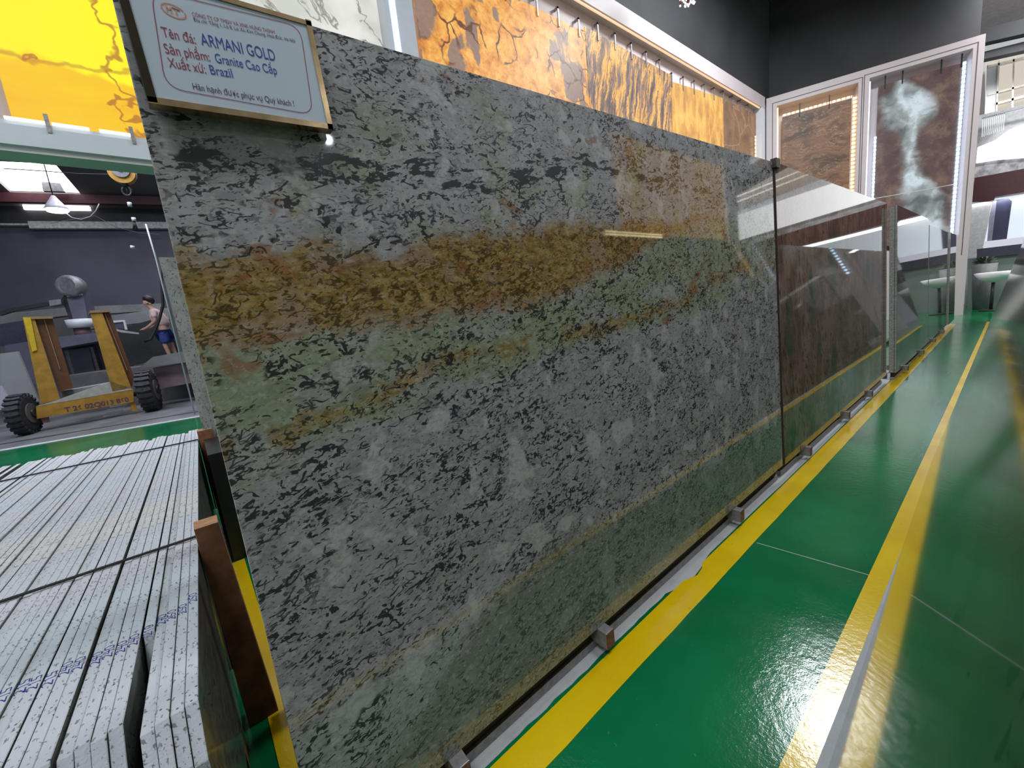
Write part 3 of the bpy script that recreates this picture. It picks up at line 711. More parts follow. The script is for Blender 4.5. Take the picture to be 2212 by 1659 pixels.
# rack under the left row
def rack(y0, y1, feet, xb, label):
    r = empty('slab_rack', (xb, y0, 0)); tag(r, label, 'rack', 'steel racks under the left row')
    L = y1-y0
    MB().box(-.065, -.025, 0, L, .0, .035).build('floor_rail', TUBE, r)
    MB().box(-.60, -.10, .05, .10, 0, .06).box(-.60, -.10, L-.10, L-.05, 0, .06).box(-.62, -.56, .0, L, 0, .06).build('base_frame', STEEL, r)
    MB().box(-.06, -.035, 0, L, .036, .097).build('shadow_gap_bar', BLACKM, r)  # black bar standing in for the shade under the slab edge
    MB().bar((-.58, .08, .06), (-.30, .08, 1.62), .05).bar((-.58, L-.08, .06), (-.30, L-.08, 1.62), .05).bar((-.31, .0, 1.58), (-.31, L, 1.58), .05).build('back_frame', STEEL, r)
    for f in feet:
        t = empty('foot', (0, f-y0, 0)); t.parent = r
        MB().box(-.16, .038, -.021, .021, .035, .0995).build('square_tube', TUBE, t, bevel=.002)
        MB().box(.0382, .040, -.021, .021, .036, .0985).build('tube_end', RUST, t)
    return r
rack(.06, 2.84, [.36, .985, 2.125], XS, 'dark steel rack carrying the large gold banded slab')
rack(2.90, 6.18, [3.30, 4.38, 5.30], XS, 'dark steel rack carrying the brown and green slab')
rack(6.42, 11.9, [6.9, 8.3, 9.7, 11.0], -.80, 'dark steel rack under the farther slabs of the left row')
# clamp block on the seam of slab one and two
t = MB().box(-.012, .02, -.03, .03, -.01, .04).build('edge_clamp', plain('dark_bronze', (.07, .05, .045), .5, .4)); t.location = on_x((1673, 360), -.935); tag(t, 'small dark clamp block on top of the joint between the first two slabs', 'clamp')

# ------------------------------------------------------------------ sign in an acrylic holder on the first slab
XSG = -.895
c_bl = on_x((338, 212), XSG); c_br = on_x((706, 268), XSG); c_tr = on_x((660, 55), XSG)
exs = (c_br-c_bl); WS = exs.length; ezs = (c_tr-c_br); 
MS = frame(c_bl, exs, (0, 0, 1)); HS = (MS.inverted()@c_tr).z
r = empty('name_board', M=MS); tag(r, 'white name board with red and blue lettering in a brass edged holder', 'sign')
# local y positive points into the slab (away from the aisle)
MB().box(0, WS, -.001, .001, 0, HS).build('paper', PAPER, r)
MB().box(-.012, 0, -.003, .018, -.008, HS+.008).build('side_trim', plain('dark_brass', (.06, .05, .03), .3, .8), r)
MB().box(WS, WS+.010, -.003, .018, -.010, HS+.010).build('side_trim', GOLDM, r)
MB().box(-.012, WS+.010, -.003, .020, -.010, 0).build('bottom_ledge', GOLDM, r)
MB().box(-.012, WS+.010, -.003, .018, HS, HS+.008).build('top_trim', GOLDM, r)
MB().box(-.012, WS+.010, .003, .016, -.004, HS+.006).build('back_plate', plain('dark_brass', (.06, .05, .03), .3, .8), r)
# position on the board: fractions measured on the photograph
def sg(p):
    q = MS.inverted()@on_x(p, XSG); return q.x, q.z
def stxt(s, p, q, h, m, bold=.0, name='lettering', fit=True):     # text from p to q (baseline start and end)
    x0, z0 = sg(p); x1, z1 = sg(q)
    o = text(s, 1.0, m, r, name, depth=0, bold=0.0)
    xs_ = [v_.co.x for v_ in o.data.vertices]; ww = max(xs_)-min(xs_); x_ = min(xs_)
    ang = math.atan2(z1-z0, x1-x0); LL = math.hypot(x1-x0, z1-z0)
    for v_ in o.data.vertices: v_.co.x = (v_.co.x-x_)*LL/ww; v_.co.y *= h
    o.matrix_local = Matrix.Translation((x0, -.0016, z0)) @ Matrix.Rotation(-ang, 4, 'Y') @ Matrix.Rotation(PI/2, 4, 'X')
    if bold:
        s_ = o.modifiers.new('weight', 'SOLIDIFY'); s_.thickness = .0002
    return o
hh = .0195
stxt('Tên đá:', (352, 80), (424, 96), .021, REDI); stxt('ARMANI GOLD', (436, 98), (596, 133), .0265, BLUI)
stxt('Sản phẩm:', (358, 116), (455, 134), .021, REDI); stxt('Granite Cao Cấp', (467, 136), (599, 162), .021, BLUI)
stxt('Xuất xứ:', (366, 146), (446, 160), .021, REDI); stxt('Brazil', (456, 161), (504, 169), .021, BLUI)
stxt('Hân hạnh được phục vụ Quý khách !', (418, 194), (636, 231), .0145, BLKI)
stxt('CÔNG TY CP TMDV VÀ XNK HƯNG THỊNH', (416, 36), (594, 74), .0085, REDI)
stxt('Địa chỉ: Tầng 1, Lô 8, Lai Xá, Kim Chung, Hoài Đức, Hà Nội', (419, 47), (638, 93), .0080, BLKI)
def stroke(pts, wd, m, name, parent, y=-.0016):   # flat line in the board plane
    k = MB()
    for a, b_ in zip(pts, pts[1:]):
        A_ = Vector((a[0], y, a[1])); B_ = Vector((b_[0], y, b_[1])); d_ = (B_-A_)
        if d_.length < 1e-6: continue
        n_ = Vector((-d_.z, 0, d_.x)).normalized()*wd/2
        k.face([A_-n_, B_-n_, B_+n_, A_+n_])
    return k.build(name, m, parent)
corn = [sg(p) for p in ((325, -22), (648, 58), (676, 249), (358, 190))]
def roundrect(c, rr, n=6):
    out = []
    for i in range(4):
        P_ = Vector(c[i]); A_ = (Vector(c[i-1])-P_).normalized()*rr; B_ = (Vector(c[(i+1) % 4])-P_).normalized()*rr
        for j in range(n+1):
            t_ = j/n; out.append(tuple((P_+A_)*(1-t_)**2+P_*2*t_*(1-t_)+(P_+B_)*t_*t_))
    return out+[out[0]]
stroke(roundrect(corn, .026), .0011, REDI, 'border', r)
cxl, czl = sg((375, 25))
el = lambda a0, a1, rx, rz, sh=.0: [(cxl+math.cos(t_)*rx, czl+math.sin(t_)*rz-math.cos(t_)*rx*.12) for t_ in [a0+(a1-a0)*i/16 for i in range(17)]]
stroke(el(.5, 3.9, .0152, .0092), .0016, ORGI, 'logo_swoosh', r); stroke(el(3.9, 6.6, .0152, .0092), .0018, ORGI, 'logo_swoosh', r)
hx = lambda a, b_: (cxl+a*.52, czl+b_*.52-a*.10)
stroke([hx(-.016, .009), hx(-.016, -.009)], .0018, ORGI, 'logo_letter', r); stroke([hx(-.016, 0), hx(-.006, 0)], .0018, ORGI, 'logo_letter', r)
stroke([hx(-.006, .009), hx(-.006, -.009)], .0018, ORGI, 'logo_letter', r); stroke([hx(-.003, .008), hx(.017, .008)], .0018, REDI, 'logo_letter', r); stroke([hx(.007, .008), hx(.007, -.009)], .0018, ORGI, 'logo_letter', r)

# ------------------------------------------------------------------ stack of speckled granite slabs on the left
ZK = .65
ds = ray((428, 753)); ds.z = 0; ds.normalize()           # along the slabs, away from the aisle
ns = Vector((-ds.y, ds.x, 0))                             # away from +Y (towards the viewer's back) ...
if ns.y > 0: ns = -ns
o0 = on_z((428, 1510), ZK)
STROKES = {'0': [[(.1, .5), (.25, .95), (.6, 1), (.8, .6), (.6, .1), (.25, .05), (.1, .5)]], '2': [[(.05, .8), (.35, 1), (.7, .8), (.55, .45), (.05, .02), (.8, .1)]],
           '3': [[(.1, .95), (.6, .95), (.35, .6), (.7, .4), (.4, .02), (.05, .12)]], '4': [[(.35, 1), (.1, .45), (.75, .5)], [(.6, .9), (.55, 0)]],
           '5': [[(.75, 1), (.25, .95), (.2, .55), (.65, .5), (.6, .1), (.1, .05)]], '1': [[(.3, .8), (.5, 1), (.5, 0)]], '7': [[(.1, .95), (.75, .95), (.35, 0)], [(.2, .5), (.65, .5)]]}
def mark(s, parent, M, size=.028):
    k = MB(); x = 0
    for ch in s:
        for st in STROKES[ch]:
            P_ = [Vector(((x+a*.75)*size, b_*size*.62, 0)) for a, b_ in st]
            for a, b_ in zip(P_, P_[1:]):
                d_ = (b_-a); n_ = Vector((-d_.y, d_.x, 0)).normalized()*.0009
                k.face([a-n_-d_*.08, b_-n_+d_*.08, b_+n_+d_*.08, a+n_-d_*.08])
        x += .62
    o = k.build('size_marking', INK, parent); o.matrix_local = M; return o
POLG = m_stone('polished_grey_speckled', (.10, .11, .105), (.17, .18, .17), (.13, .15, .14), 8, .12)
NS = 47; TH = .0196
offs = 0.0
near_dx = [0, .0, .0, .0, .03, .03, .03, .03, .035, .04, .045, .05, .05, .05, .055]
codes = ['250', '250', '250', '270', '210', '240', '240', '240', '240', '240', '240', '215', '215', '215', '215']
gaps = {2: .0, 4: .0, 5: .003, 9: .004, 12: .003, 40: .01, 43: .015, 44: .02, 45: .02}
order = ['outermost', 'second', 'third', 'fourth', 'fifth', 'sixth', 'seventh', 'eighth', 'ninth', 'tenth', 'eleventh', 'twelfth', 'thirteenth', 'fourteenth', 'fifteenth']
for i in range(NS):
    offs += gaps.get(i, 0)
    P0 = o0+ns*offs; P0.z = 0
    # local x runs along the slab away from the aisle, local y across the stack, z up
    ends = [on_z(p, ZK) for p in [(430, 912), (392, 925), (235, 957), (76, 978), (0, 1060)]]
    q = (i/NS)
    Lk = 3.02+.15*q + random.uniform(-.05, .05)
    nx = near_dx[i] if i < len(near_dx) else .05+random.uniform(0, .03)
    ch = .055+random.uniform(-.01, .01) if i != 4 else .09
    if i == 4: nx += .24
    top = ZK - (.006 if i % 5 == 3 else 0) - random.uniform(0, .003) 
    k = MB(); t0 = .0004; t1 = TH-.0006
    out = [(nx+.0, 0, .06), (nx+.0, 0, top-ch*1.25), (nx+ch, 0, top), (Lk, 0, top), (Lk, 0, .06)]
    k.hexa([(a, t0, c_) for a, _, c_ in out], [(a, t1, c_) for a, _, c_ in out])
    M = Matrix((ds, ns, Vector((0, 0, 1)))).transposed().to_4x4(); M.translation = P0-ds*ch*.0-ds*.055
    o = k.build('granite_offcut_slab', TERR, mats=[POLG])
    for p in o.data.polygons:
        if abs(p.normal.y) > .9: p.material_index = 1; o.matrix_world = M
    b = o.modifiers.new('edge', 'BEVEL'); b.width = .0012; b.segments = 1; b.limit_method = 'ANGLE'
    if i < 15:
        lab = 'white speckled granite slab on edge, %s of the strapped stack counted from the timber posts' % order[i]
        tag(o, lab, 'stone slab', 'speckled slabs strapped in a stack')
        px_ = [(408, 1296), (388, 1320), (363, 1333), (338, 1345), (311, 1368), (281, 1388), (250, 1405), (222, 1415), (195, 1430), (167, 1437), (133, 1450), (103, 1470), (68, 1480), (37, 1490), (7, 1505)][i]
        c_ = (M.inverted()@on_z(px_, top)).x
        # written along the edge, reading away from the aisle
        mm = Matrix(((1, 0, 0, c_-.020), (0, 1, 0, .0030), (0, 0, 1, top+.0004), (0, 0, 0, 1)))
        mark(codes[i], o, mm, .0245)
    else:
        tag(o, 'speckled white granite slab on edge in the far part of the stack at the left edge', 'stone slab', 'speckled slabs in the far part of the stack')
    offs += TH
W_ST = offs
# straps across the stack
for n_, (p, q) in enumerate((((0, 1300), (420, 1160)), ((0, 1040), (425, 950)))):
    a = on_z(p, ZK+.006); b_ = on_z(q, ZK+.006); d_ = (a-b_).normalized()
    k = MB(); k.tube([b_+Vector((0, .012, -.5)), b_+Vector((0, .012, -.02)), b_+Vector((0, .004, 0)), b_+(a-b_)*1.0, b_+d_*(W_ST+.02), b_+d_*(W_ST+.05)+Vector((0, 0, -.4))], .0042, 8)
    t = k.build('strap', BLACKM); tag(t, ['black strap across the speckled slab stack nearer the camera', 'black strap across the far end of the speckled slab stack'][n_], 'strap')
# bearers under the stack
for n_, dx in enumerate((.5, 2.4)):
    P0 = o0+ds*dx; t = MB().hexa(*[[(P0+ds*a+ns*b_)+Vector((0, 0, z-ZK)) for a, b_ in ((0, 0), (.09, 0), (.09, W_ST), (0, W_ST))] for z in (0, .06)]).build('timber_bearer', WOOD)
    tag(t, ['timber bearer under the near end of the speckled stack', 'timber bearer under the far end of the speckled stack'][n_], 'timber')
# timber posts
for n_, (pts, zt, lab) in enumerate((([(417, 1123), (468, 1112), (469, 1130), (418, 1147)], .72, 'brown timber post standing against the speckled stack, nearer the camera'), ([(424, 927), (455, 922), (458, 926), (430, 932)], .72, 'brown timber post standing against the far end of the speckled stack'))):
    T = [on_z(p, zt) for p in pts]
    X_ = sum(p.x for p in T)/4; Y1 = max(p.y for p in T); Y0 = max(min(p.y for p in T), (o0+ds*abs(X_-o0.x)).y+.002)
    hw = .036 if n_ == 0 else .04
    k = MB(); k.hexa([(X_-hw, Y0+.01, 0), (X_+hw, Y0+.01, 0), (X_+hw, Y1+.035, 0), (X_-hw, Y1+.035, 0)], [(X_-hw, Y0, zt), (X_+hw, Y0, zt), (X_+hw, Y1, zt), (X_-hw, Y1, zt)])
    t = k.build('timber_post', WOOD, mats=[WOODE], bevel=.002); tag(t, lab, 'timber')
    for p in t.data.polygons:
        if p.normal.z > .9: p.material_index = 1
t = MB().box(-3.30, -2.79, .0, .13, 0, .66).build('dark_gap_block', plain('gap_shade_black', (.012, .012, .013), .3), bevel=.003); tag(t, 'added black filler block darkening the gap behind the far timber post beside the large slab', 'filler block')  # block added so the gap reads as dark as shade
# tall speckled slab whose edge shows beside the large slab
zt = on_x((341, 557), -3.35).z
k = MB().hexa([(-3.35, .016, 0), (-3.33, .016, 0), (-3.33, .10, 0), (-3.35, .10, 0)], [(-3.35, .0, zt), (-3.33, .0, zt), (-3.33, .098, zt), (-3.35, .098, zt)])
t = k.build('granite_slab', m_stone('speckled_grey_stone', (.20, .21, .20), (.30, .31, .30), (.24, .27, .25), 9, .5, (1, 1, 1), (.05, .06, .05), .57)); tag(t, 'tall narrow speckled slab end showing beside the left edge of the large slab', 'stone slab')

# ------------------------------------------------------------------ backlit stone panels
def onyx():
    c = coords(); s, _, t = sep(c); cw = warp(warp(c, .28, 1.3, 3), .05, 7)
    n = noise(maps(cw, .6, 1, 1.0), 1.3, 3, .5)
    col = ramp(n, [(.30, (.98, .42, .0)), (.40, (1.0, .62, .0)), (.46, (1.0, .86, .0)), (.62, (1.0, .92, .0)), (.75, (1.0, .70, .0))])
    low = step(.48-t+(noise(c, 1.7, 3)-.5)*.6, -.03, .03)
    col = mix(low*.75, col, mix(noise(maps(cw, .5, 1, 2.5), 3, 4), (.80, .30, .0), (1.0, .60, .0)))
    ve = mth('ABSOLUTE', noise(maps(cw, .7, 1, .9, loc=(2.6, 2, 3)), .95, 5, .6)-.5)
    col = mix((1-step(ve, .002, .012))*.8, col, (.42, .12, .01))
    v2 = mth('ABSOLUTE', t-.50+(noise(cw, 1.7, 4)-.5)*.6)
    return mix((1-step(v2, .004, .03))*.6, col, (.50, .17, .01))
def marble():
    c = coords(); cw = warp(warp(maps(c, 1, 1, 1, rot=(0, .5, 0)), .4, 2, 3), .12, 7)
    ve = mth('ABSOLUTE', noise(maps(cw, 1.6, 1, .5), 2.0, 5, .62)-.5)
    col = mix(step(noise(cw, 1.5, 3), .35, .65), (.62, .64, .58), (.85, .84, .80))
    return mix((1-step(ve, .004, .03))*.85, col, (.22, .22, .18))
def orangeA():
    c = coords(); s, _, t = sep(c); cw = warp(c, .35, 2.5, 4)
    base = ramp(noise(cw, 5, 6, .72), [(.25, (.35, .10, .01)), (.42, (.75, .28, .03)), (.55, (.95, .46, .08)), (.72, (1.0, .66, .16))])
    blobs = step(noise(maps(cw, 1.1, 1, .55, loc=(4.2, 0, 1.3)), 1.6, 3, .5), .535, .56)
    sp = noise(c, 24, 4, .7)
    grey = mix(sp, (.17, .10, .085), (.34, .24, .20))
    col = mix(blobs*.92, base, grey)
    cr = 1-step(vor(warp(c, .2, 5), 2.6, 'DISTANCE_TO_EDGE'), .006, .05)
    return mix(cr*step(noise(c, 1.5, 2), .50, .6), col, (.12, .03, .01))
def orangeB():
    c = coords(); cw = warp(maps(c, 1, 1, 1, rot=(0, -.25, 0)), .30, 2.2, 4)
    n = noise(maps(cw, 2.6, 1, .32), 3.2, 5, .62)
    col = ramp(n, [(.36, (.10, .055, .05)), (.45, (.26, .16, .14)), (.495, (.42, .24, .12)), (.53, (.95, .45, .08)), (.66, (1.0, .62, .15))])
    ve = mth('ABSOLUTE', noise(maps(cw, 3.4, 1, .4, loc=(3, 3, 3)), 4.2, 4, .6)-.5)
    return mix((1-step(ve, .006, .03))*.8, col, (.10, .04, .02))
def orangeC():
    c = coords(); cw = warp(c, .4, 2, 4)
    return ramp(noise(maps(cw, 1.4, 1, .6), 2.4, 6, .62), [(.3, (.42, .17, .03)), (.45, (.75, .34, .05)), (.58, (.98, .55, .10)), (.7, (1.0, .70, .16))])
def orangeD():
    c = coords(); cw = warp(c, .3, 2, 3)
    col = ramp(noise(cw, 2.4, 5, .6), [(.3, (.15, .065, .025)), (.5, (.28, .13, .05)), (.7, (.42, .22, .09))])
    return mix((1-step(vor(cw, 1.1, 'DISTANCE_TO_EDGE'), .004, .02))*.6, col, (.55, .36, .2))
def bandbrown():
    c = coords(); s, _, t = sep(c); cw = warp(warp(c, .5, 1.6, 3), .12, 6)
    n = noise(maps(cw, .45, 1, 1.5), 1.5, 6, .58)
    col = ramp(n, [(.30, (.03, .012, .006)), (.42, (.10, .045, .02)), (.50, (.20, .095, .045)), (.56, (.10, .035, .015)), (.66, (.34, .21, .11))])
    col = mix(step(3.0-t+noise(cw, 2, 3)*1.0, 0, .4)*0, col, (.4, .2, .1))
    fire = step(noise(maps(cw, 1, 1, 1, loc=(2, 0, 2)), 3.0, 4), .55, .62)*step(1.35-t, 0, .4)
    col = mix(fire*.8, col, (.30, .08, .02))
    ve = mth('ABSOLUTE', noise(maps(cw, .5, 1, 2.2, loc=(1, 0, 5)), 2.6, 5, .6)-.5)
    return mix((1-step(ve, .004, .018))*.35, col, (.48, .34, .22))
def cloud():
    c = coords(); s, _, t = sep(c); cw = warp(warp(c, .45, 1.6, 3), .12, 6)
    col = ramp(noise(cw, 2.0, 5, .65), [(.3, (.035, .012, .016)), (.48, (.08, .035, .035)), (.62, (.15, .09, .065)), (.75, (.20, .14, .10))])
    cen = fcurve(t, [(0, 1.15), (.6, 1.0), (1.4, .85), (2.0, .68), (2.6, .62), (3.2, .60), (3.7, .45), (4.0, .4)], 0, 4, 0, 1.5)
    wid = fcurve(t, [(0, .40), (.5, .42), (1.1, .40), (1.6, .20), (2.3, .18), (2.7, .26), (3.05, .50), (3.5, .50), (3.75, .25), (4.0, .1)], 0, 4, 0, .6)
    d_ = mth('ABSOLUTE', s-cen+(noise(c, 1.6, 3)-.5)*.5)-wid
    m_ = 1-step(d_, -.16, .08)
    cl = ramp(noise(cw, 1.7, 3, .5), [(.36, (.09, .12, .12)), (.48, (.28, .33, .34)), (.60, (.62, .74, .80))])
    col = mix(m_*.9, col, cl)
    ve = mth('ABSOLUTE', noise(maps(cw, 1, 1, 1.3, loc=(1, 0, 5)), 1.7, 5, .6)-.5)
    return mix((1-step(ve, .003, .012))*.6*(1-m_*.7), col, (.04, .012, .016))
PAN = {}
def lit(name, pat, e): return glow(name, None, e, pat)
def panel(x, y0, y1, z0, z1, m, label, cat='stone panel', clips=(), z1b=None, group=None):
    r = empty('backlit_panel', M=frame((x, y0, z0), (0, 1, 0), (0, 0, 1))); tag(r, label, cat, group)
    z1b = z1b or z1
    MB().hexa([(0, 0, 0), (y1-y0, 0, 0), (y1-y0, .03, 0), (0, .03, 0)], [(0, 0, z1-z0), (y1-y0, 0, z1b-z0), (y1-y0, .03, z1b-z0), (0, .03, z1-z0)]).build('stone_sheet', m, r)
    for c_ in clips:
        zt_ = (z1+(z1b-z1)*(c_-y0)/(y1-y0))-z0
        MB().box(c_-y0-.014, c_-y0+.014, -.02, -.004, zt_-.12, zt_+.16).box(c_-y0-.014, c_-y0+.014, -.02, .075, zt_+.13, zt_+.16).build('clip', TUBE, r)
    return r
XP = -4.84
yb0 = on_x((10, 200), XP).y; yb1 = .20
py = panel(XP, yb0, yb1, 3.06, 6.0, lit('yellow_onyx_glow', onyx, 1.0), 'glowing yellow onyx panel with brown veins at the upper left')
for p in ((108, 270), (284, 285)):
    q = on_x(p, XP+.06); MB().box(q.y-yb0-.012, q.y-yb0+.012, -.18, -.165, -.10, .03).build('clip', TUBE, py)
for k_ in range(3):
    q0_ = on_x((25+k_*95, 275), XP).y-yb0; MB().box(q0_, q0_+.20, -.175, -.16, -.038, -.022).build('led_bar', glow('white_led_bar', (1, 1, .95), 3.0), py)
panel(XP, .36, 2.48, 3.06, 6.02, lit('white_marble_glow', marble, .95), 'glowing white marble panel with grey veins above the name board')
yA = on_x((905, 80), XP).y; yB = on_x((1262, 58), XP).y; yC = on_x((1449, 166), XP).y; yD = on_x((1562, 212), XP).y; yE = on_x((1642, 252), XP).y
zA = on_x((1120, 0), XP).z; zB = on_x((1260, 68), XP).z; zB2 = on_x((1262, 56), XP).z; zC = on_x((1449, 162), XP).z; zC2 = on_x((1449, 175), XP).z; zD = on_x((1562, 212), XP).z; zE = on_x((1642, 252), XP).z
cl = [on_x(p, XP).y for p in ((1160, 28), (1206, 50), (1250, 68), (1290, 62), (1327, 82), (1362, 98), (1394, 115), (1423, 130), (1449, 145), (1474, 158), (1498, 170), (1520, 182), (1541, 192), (1561, 203), (1581, 212), (1598, 222), (1615, 232))]
panel(XP, yA, yB, 3.3, zA, lit('orange_cracked_glow', orangeA, .95), 'glowing orange panel with grey patches and dark cracks, first of the orange wall', clips=[yA+.9, yA+1.5]+[c_ for c_ in cl if c_ < yB], z1b=zB)
panel(XP, yB+.02, yC, 3.3, zB2, lit('orange_wavy_glow', orangeB, .95), 'glowing panel of wavy grey and orange vertical grain, second of the orange wall', clips=[c_ for c_ in cl if yB < c_ < yC], z1b=zC)
panel(XP, yC+.02, yD, 3.3, zC2, lit('plain_orange_glow', orangeC, .95), 'plain bright orange glowing panel, third of the orange wall', clips=[c_ for c_ in cl if yC < c_ < yD], z1b=zD)
panel(XP, yD+.02, yE, 3.3, zD, lit('dim_orange_glow', orangeD, .8), 'dim brown orange panel nearest the corner of the room', clips=[c_ for c_ in cl if yD < c_], z1b=zE)
# LED strips
def ledm(name, col, e, period, axis=2):
    def f():
        c = coords(); s, y_, t = sep(c)
        k = mth('FRACT', (t if axis == 2 else s)*(1/period))
        m_ = 1-step(mth('ABSOLUTE', k-.5), .26, .34)
        return mix(m_, tuple(v_*.12 for v_ in col), col)
    return glow(name, None, e, f)
WARM = ledm('warm_led', (1.0, .66, .30), 7.0, .10); WARMH = ledm('warm_led_h', (1.0, .66, .30), 7.0, .10, 0)
COOL = ledm('cool_led', (.60, .80, 1.0), 9.0, .10); BLUE = glow('blue_white_led', (.55, .75, 1.0), 3.0)
WARMS = glow('warm_side_led', (1.0, .62, .28), 4.0); COVE = glow('warm_cove_led', (1.0, .60, .36), 1.1)
def led(name, m, M, bx, label, cat='light strip'):
    t = MB().box(*bx).build(name, m); t.matrix_world = M; tag(t, label, cat); return t
I4 = Matrix.Identity(4)
yl = on_x((1630, 300), XP+.05).y
led('led_strip', WARM, Matrix.Translation((XP+.06, yl, 3.3)), (0, .01, 0, .05, 0, 2.05), 'dotted warm light strip at the corner end of the orange wall')
led('led_strip', COVE, Matrix.Translation((XW-.02, 2.95, TOPR-.03)), (-.03, 0, 0, 10.5, 0, .02), 'long warm cove light above the orange panels')
led('led_strip', BLUE, Matrix.Translation((XW+.002, 2.56, 3.02)), (0, .006, 0, .07, 0, 3.08), 'blue white vertical light strip between marble and orange panels')
led('led_strip', WARMS, Matrix.Translation((XW-.10, 2.875, 3.02)), (0, .03, 0, .02, 0, 3.05), 'warm vertical light strip at the left end of the orange wall')
# far wall panels
def fpanel(x0, x1, z0, z1, m, label, clips):
    r = empty('backlit_panel', M=MF@Matrix.Translation((x0, .18, z0))); tag(r, label, 'stone panel')
    MB().box(0, x1-x0, 0, .03, 0, z1-z0).build('stone_sheet', m, r)
    for c_ in clips: MB().box(c_-.012, c_+.012, -.03, -.012, z1-z0-.10, z1-z0+.22).build('clip', DARKM, r)
    return r
# measured on the wall face, the sheets stand .18 m behind it
OF = MF@Vector((0, .18, 0))
def fq(p): return on_v(p, OF, ef)
f1a = fq((1690, 253)); f1b = fq((1840, 212)); f2a = fq((1898, 186)); f2b = fq((2078, 136)); f2s = fq((1893, 427)); f2e = fq((2040, 512))
fpanel(f1a[0], f1b[0], 2.4, f1b[1], lit('brown_banded_glow', bandbrown, 1.0), 'dim brown banded stone panel with warm light around it on the far wall', [.4, 1.05])
zs = 3.2
pn = fpanel(f2a[0], f2b[0], 2.02, f2b[1], lit('dark_cloudy_glow', cloud, 1.0), 'tall dark panel with white clouds lit blue at its edges on the far wall', [.12, .45, 1.15, 1.5])
MB().box(0, f2b[0]-f2a[0], -.006, -.001, 1.22, 1.235).build('joint', PLASTW, pn)
led('led_strip', WARM, MF@Matrix.Translation((f1b[0]+.03, .16, 2.4)), (0, .05, 0, .02, 0, f1b[1]-2.4), 'dotted warm light strip right of the brown banded panel')
led('led_strip', WARMH, MF@Matrix.Translation((f1a[0], .17, f1b[1]+.02)), (0, f1b[0]-f1a[0], 0, .02, 0, .04), 'dotted warm light strip over the brown banded panel')
led('led_strip', WARMS, MF@Matrix.Translation((REC[0][0]+.01, .05, 2.0)), (0, .025, 0, .02, 0, 4.1), 'warm light line at the left of the brown banded panel')
led('led_strip', COOL, MF@Matrix.Translation((f2b[0]+.01, .14, 2.0)), (0, .05, 0, .02, 0, f2b[1]-2.0), 'dotted cool light strip right of the cloudy panel')
led('led_strip', COOL, MF@Matrix.Translation((f2a[0]-.05, .14, 2.0)), (0, .04, 0, .02, 0, f2b[1]-3.2), 'dotted cool light strip left of the cloudy panel')
led('led_strip', BLUE, MF@Matrix.Translation((REC[1][0]+.01, .05, 2.0)), (0, .025, 0, .02, 0, 4.1), 'blue white light line at the left of the cloudy panel')
# right wall warm bay (seen mirrored in the polished slabs)
t = empty('backlit_panel', M=frame((RW-.05, 12.6, 3.0), (0, -1, 0), (0, 0, 1))); tag(t, 'warm orange panel on the right wall mirrored in the large slab', 'stone panel')
MB().box(0, 5.0, 0, .03, 0, 2.0).build('stone_sheet', lit('right_orange_glow', orangeC, .8), t)
led('led_strip', glow('pale_bar_glow', (1, .8, .6), .8), Matrix.Translation((RW-.06, 12.62, 2.8)), (-.02, 0, 0, .10, 0, 2.4), 'pale light bar at the far end of the right wall panel')
t = MB().box(-.02, 0, 0, 2.1, 0, .10).build('led_strip', ledm('dot_matrix', (1, .85, .5), 6.0, .06, 2)); t.location = (RW-.06, 7.0, 2.9); tag(t, 'dotted light band low on the right wall mirrored in the slab', 'light strip')
t = MB().cyl((0, 0, 0), (-.06, 0, -.03), .035, .05).build('spot_lamp', glow('spot_glow', (.85, .92, 1), 40.0)); t.location = (RW-.25, 1.75, 3.75); tag(t, 'small bright spot lamp on the right wall mirrored below the name board', 'lamp')

# ------------------------------------------------------------------ tassel lamp high at the top edge
cp = on_z((1490, 16), 6.0)
r = empty('tassel_lamp', cp); tag(r, 'reddish brown tassel lamp with bright tips hanging at the top edge', 'lamp')
k = MB(); k2 = MB()
for i in range(46):
    a = random.uniform(0, 2*PI); q = random.uniform(.02, .16); x_, y_ = q*math.cos(a), q*math.sin(a); z_ = random.uniform(0, .12)+q*.5
    k.cyl((x_*.6, y_*.6, .75), (x_, y_, z_+.02), .012, .012, 6); k2.cyl((x_, y_, z_), (x_, y_, z_+.02), .013, .013, 6)
k.build('tassel', plain('red_brown_tassel', (.25, .08, .06), .6), r)['kind'] = 'stuff'
k2.build('lit_tips', glow('tip_glow', (1, .9, .9), 3.0), r)['kind'] = 'stuff'
MB().cyl((0, 0, .75), (0, 0, .80), .12).cyl((0, 0, .8), (0, 0, 2.8), .01, n=8).build('canopy', DARKM, r)

# ------------------------------------------------------------------ lobby at the far right
YL = 20.0
LW = plain('lobby_white', (.72, .72, .73), .5, var=.03, scale=1)
def lob(name, m, pts, y=YL, d=.3, parent=None):
    return MB().prism([on_yx(p, y) for p in pts], (0, d, 0)).build(name, m, parent)
struct(lob('wall_lobby', plain('lobby_back', (.45, .46, .47), .6, var=.1, scale=1), [(2085, 60), (2330, 60), (2330, 700), (2080, 690)], 21.5, .2))
struct(MB().box(-1.6, 8.6, 13.4, 24, 8.3, 8.6).build('ceiling_lobby', plain('lobby_ceiling', (.20, .18, .18), .6)))
struct(MB().box(8.4, 8.7, 13.4, 24, 0, 8.6).build('wall_lobby_side', LW))
struct(lob('trim_40', plain('dark_roof_edge', (.025, .025, .028), .6), [(2126, 62), (2330, 108), (2330, 150), (2126, 92)], 18.2, .3))
struct(lob('trim_41', plain('dark_roof_edge2', (.035, .035, .04), .6), [(2124, 112), (2330, 140), (2330, 175), (2124, 128)], 18.6, .3))
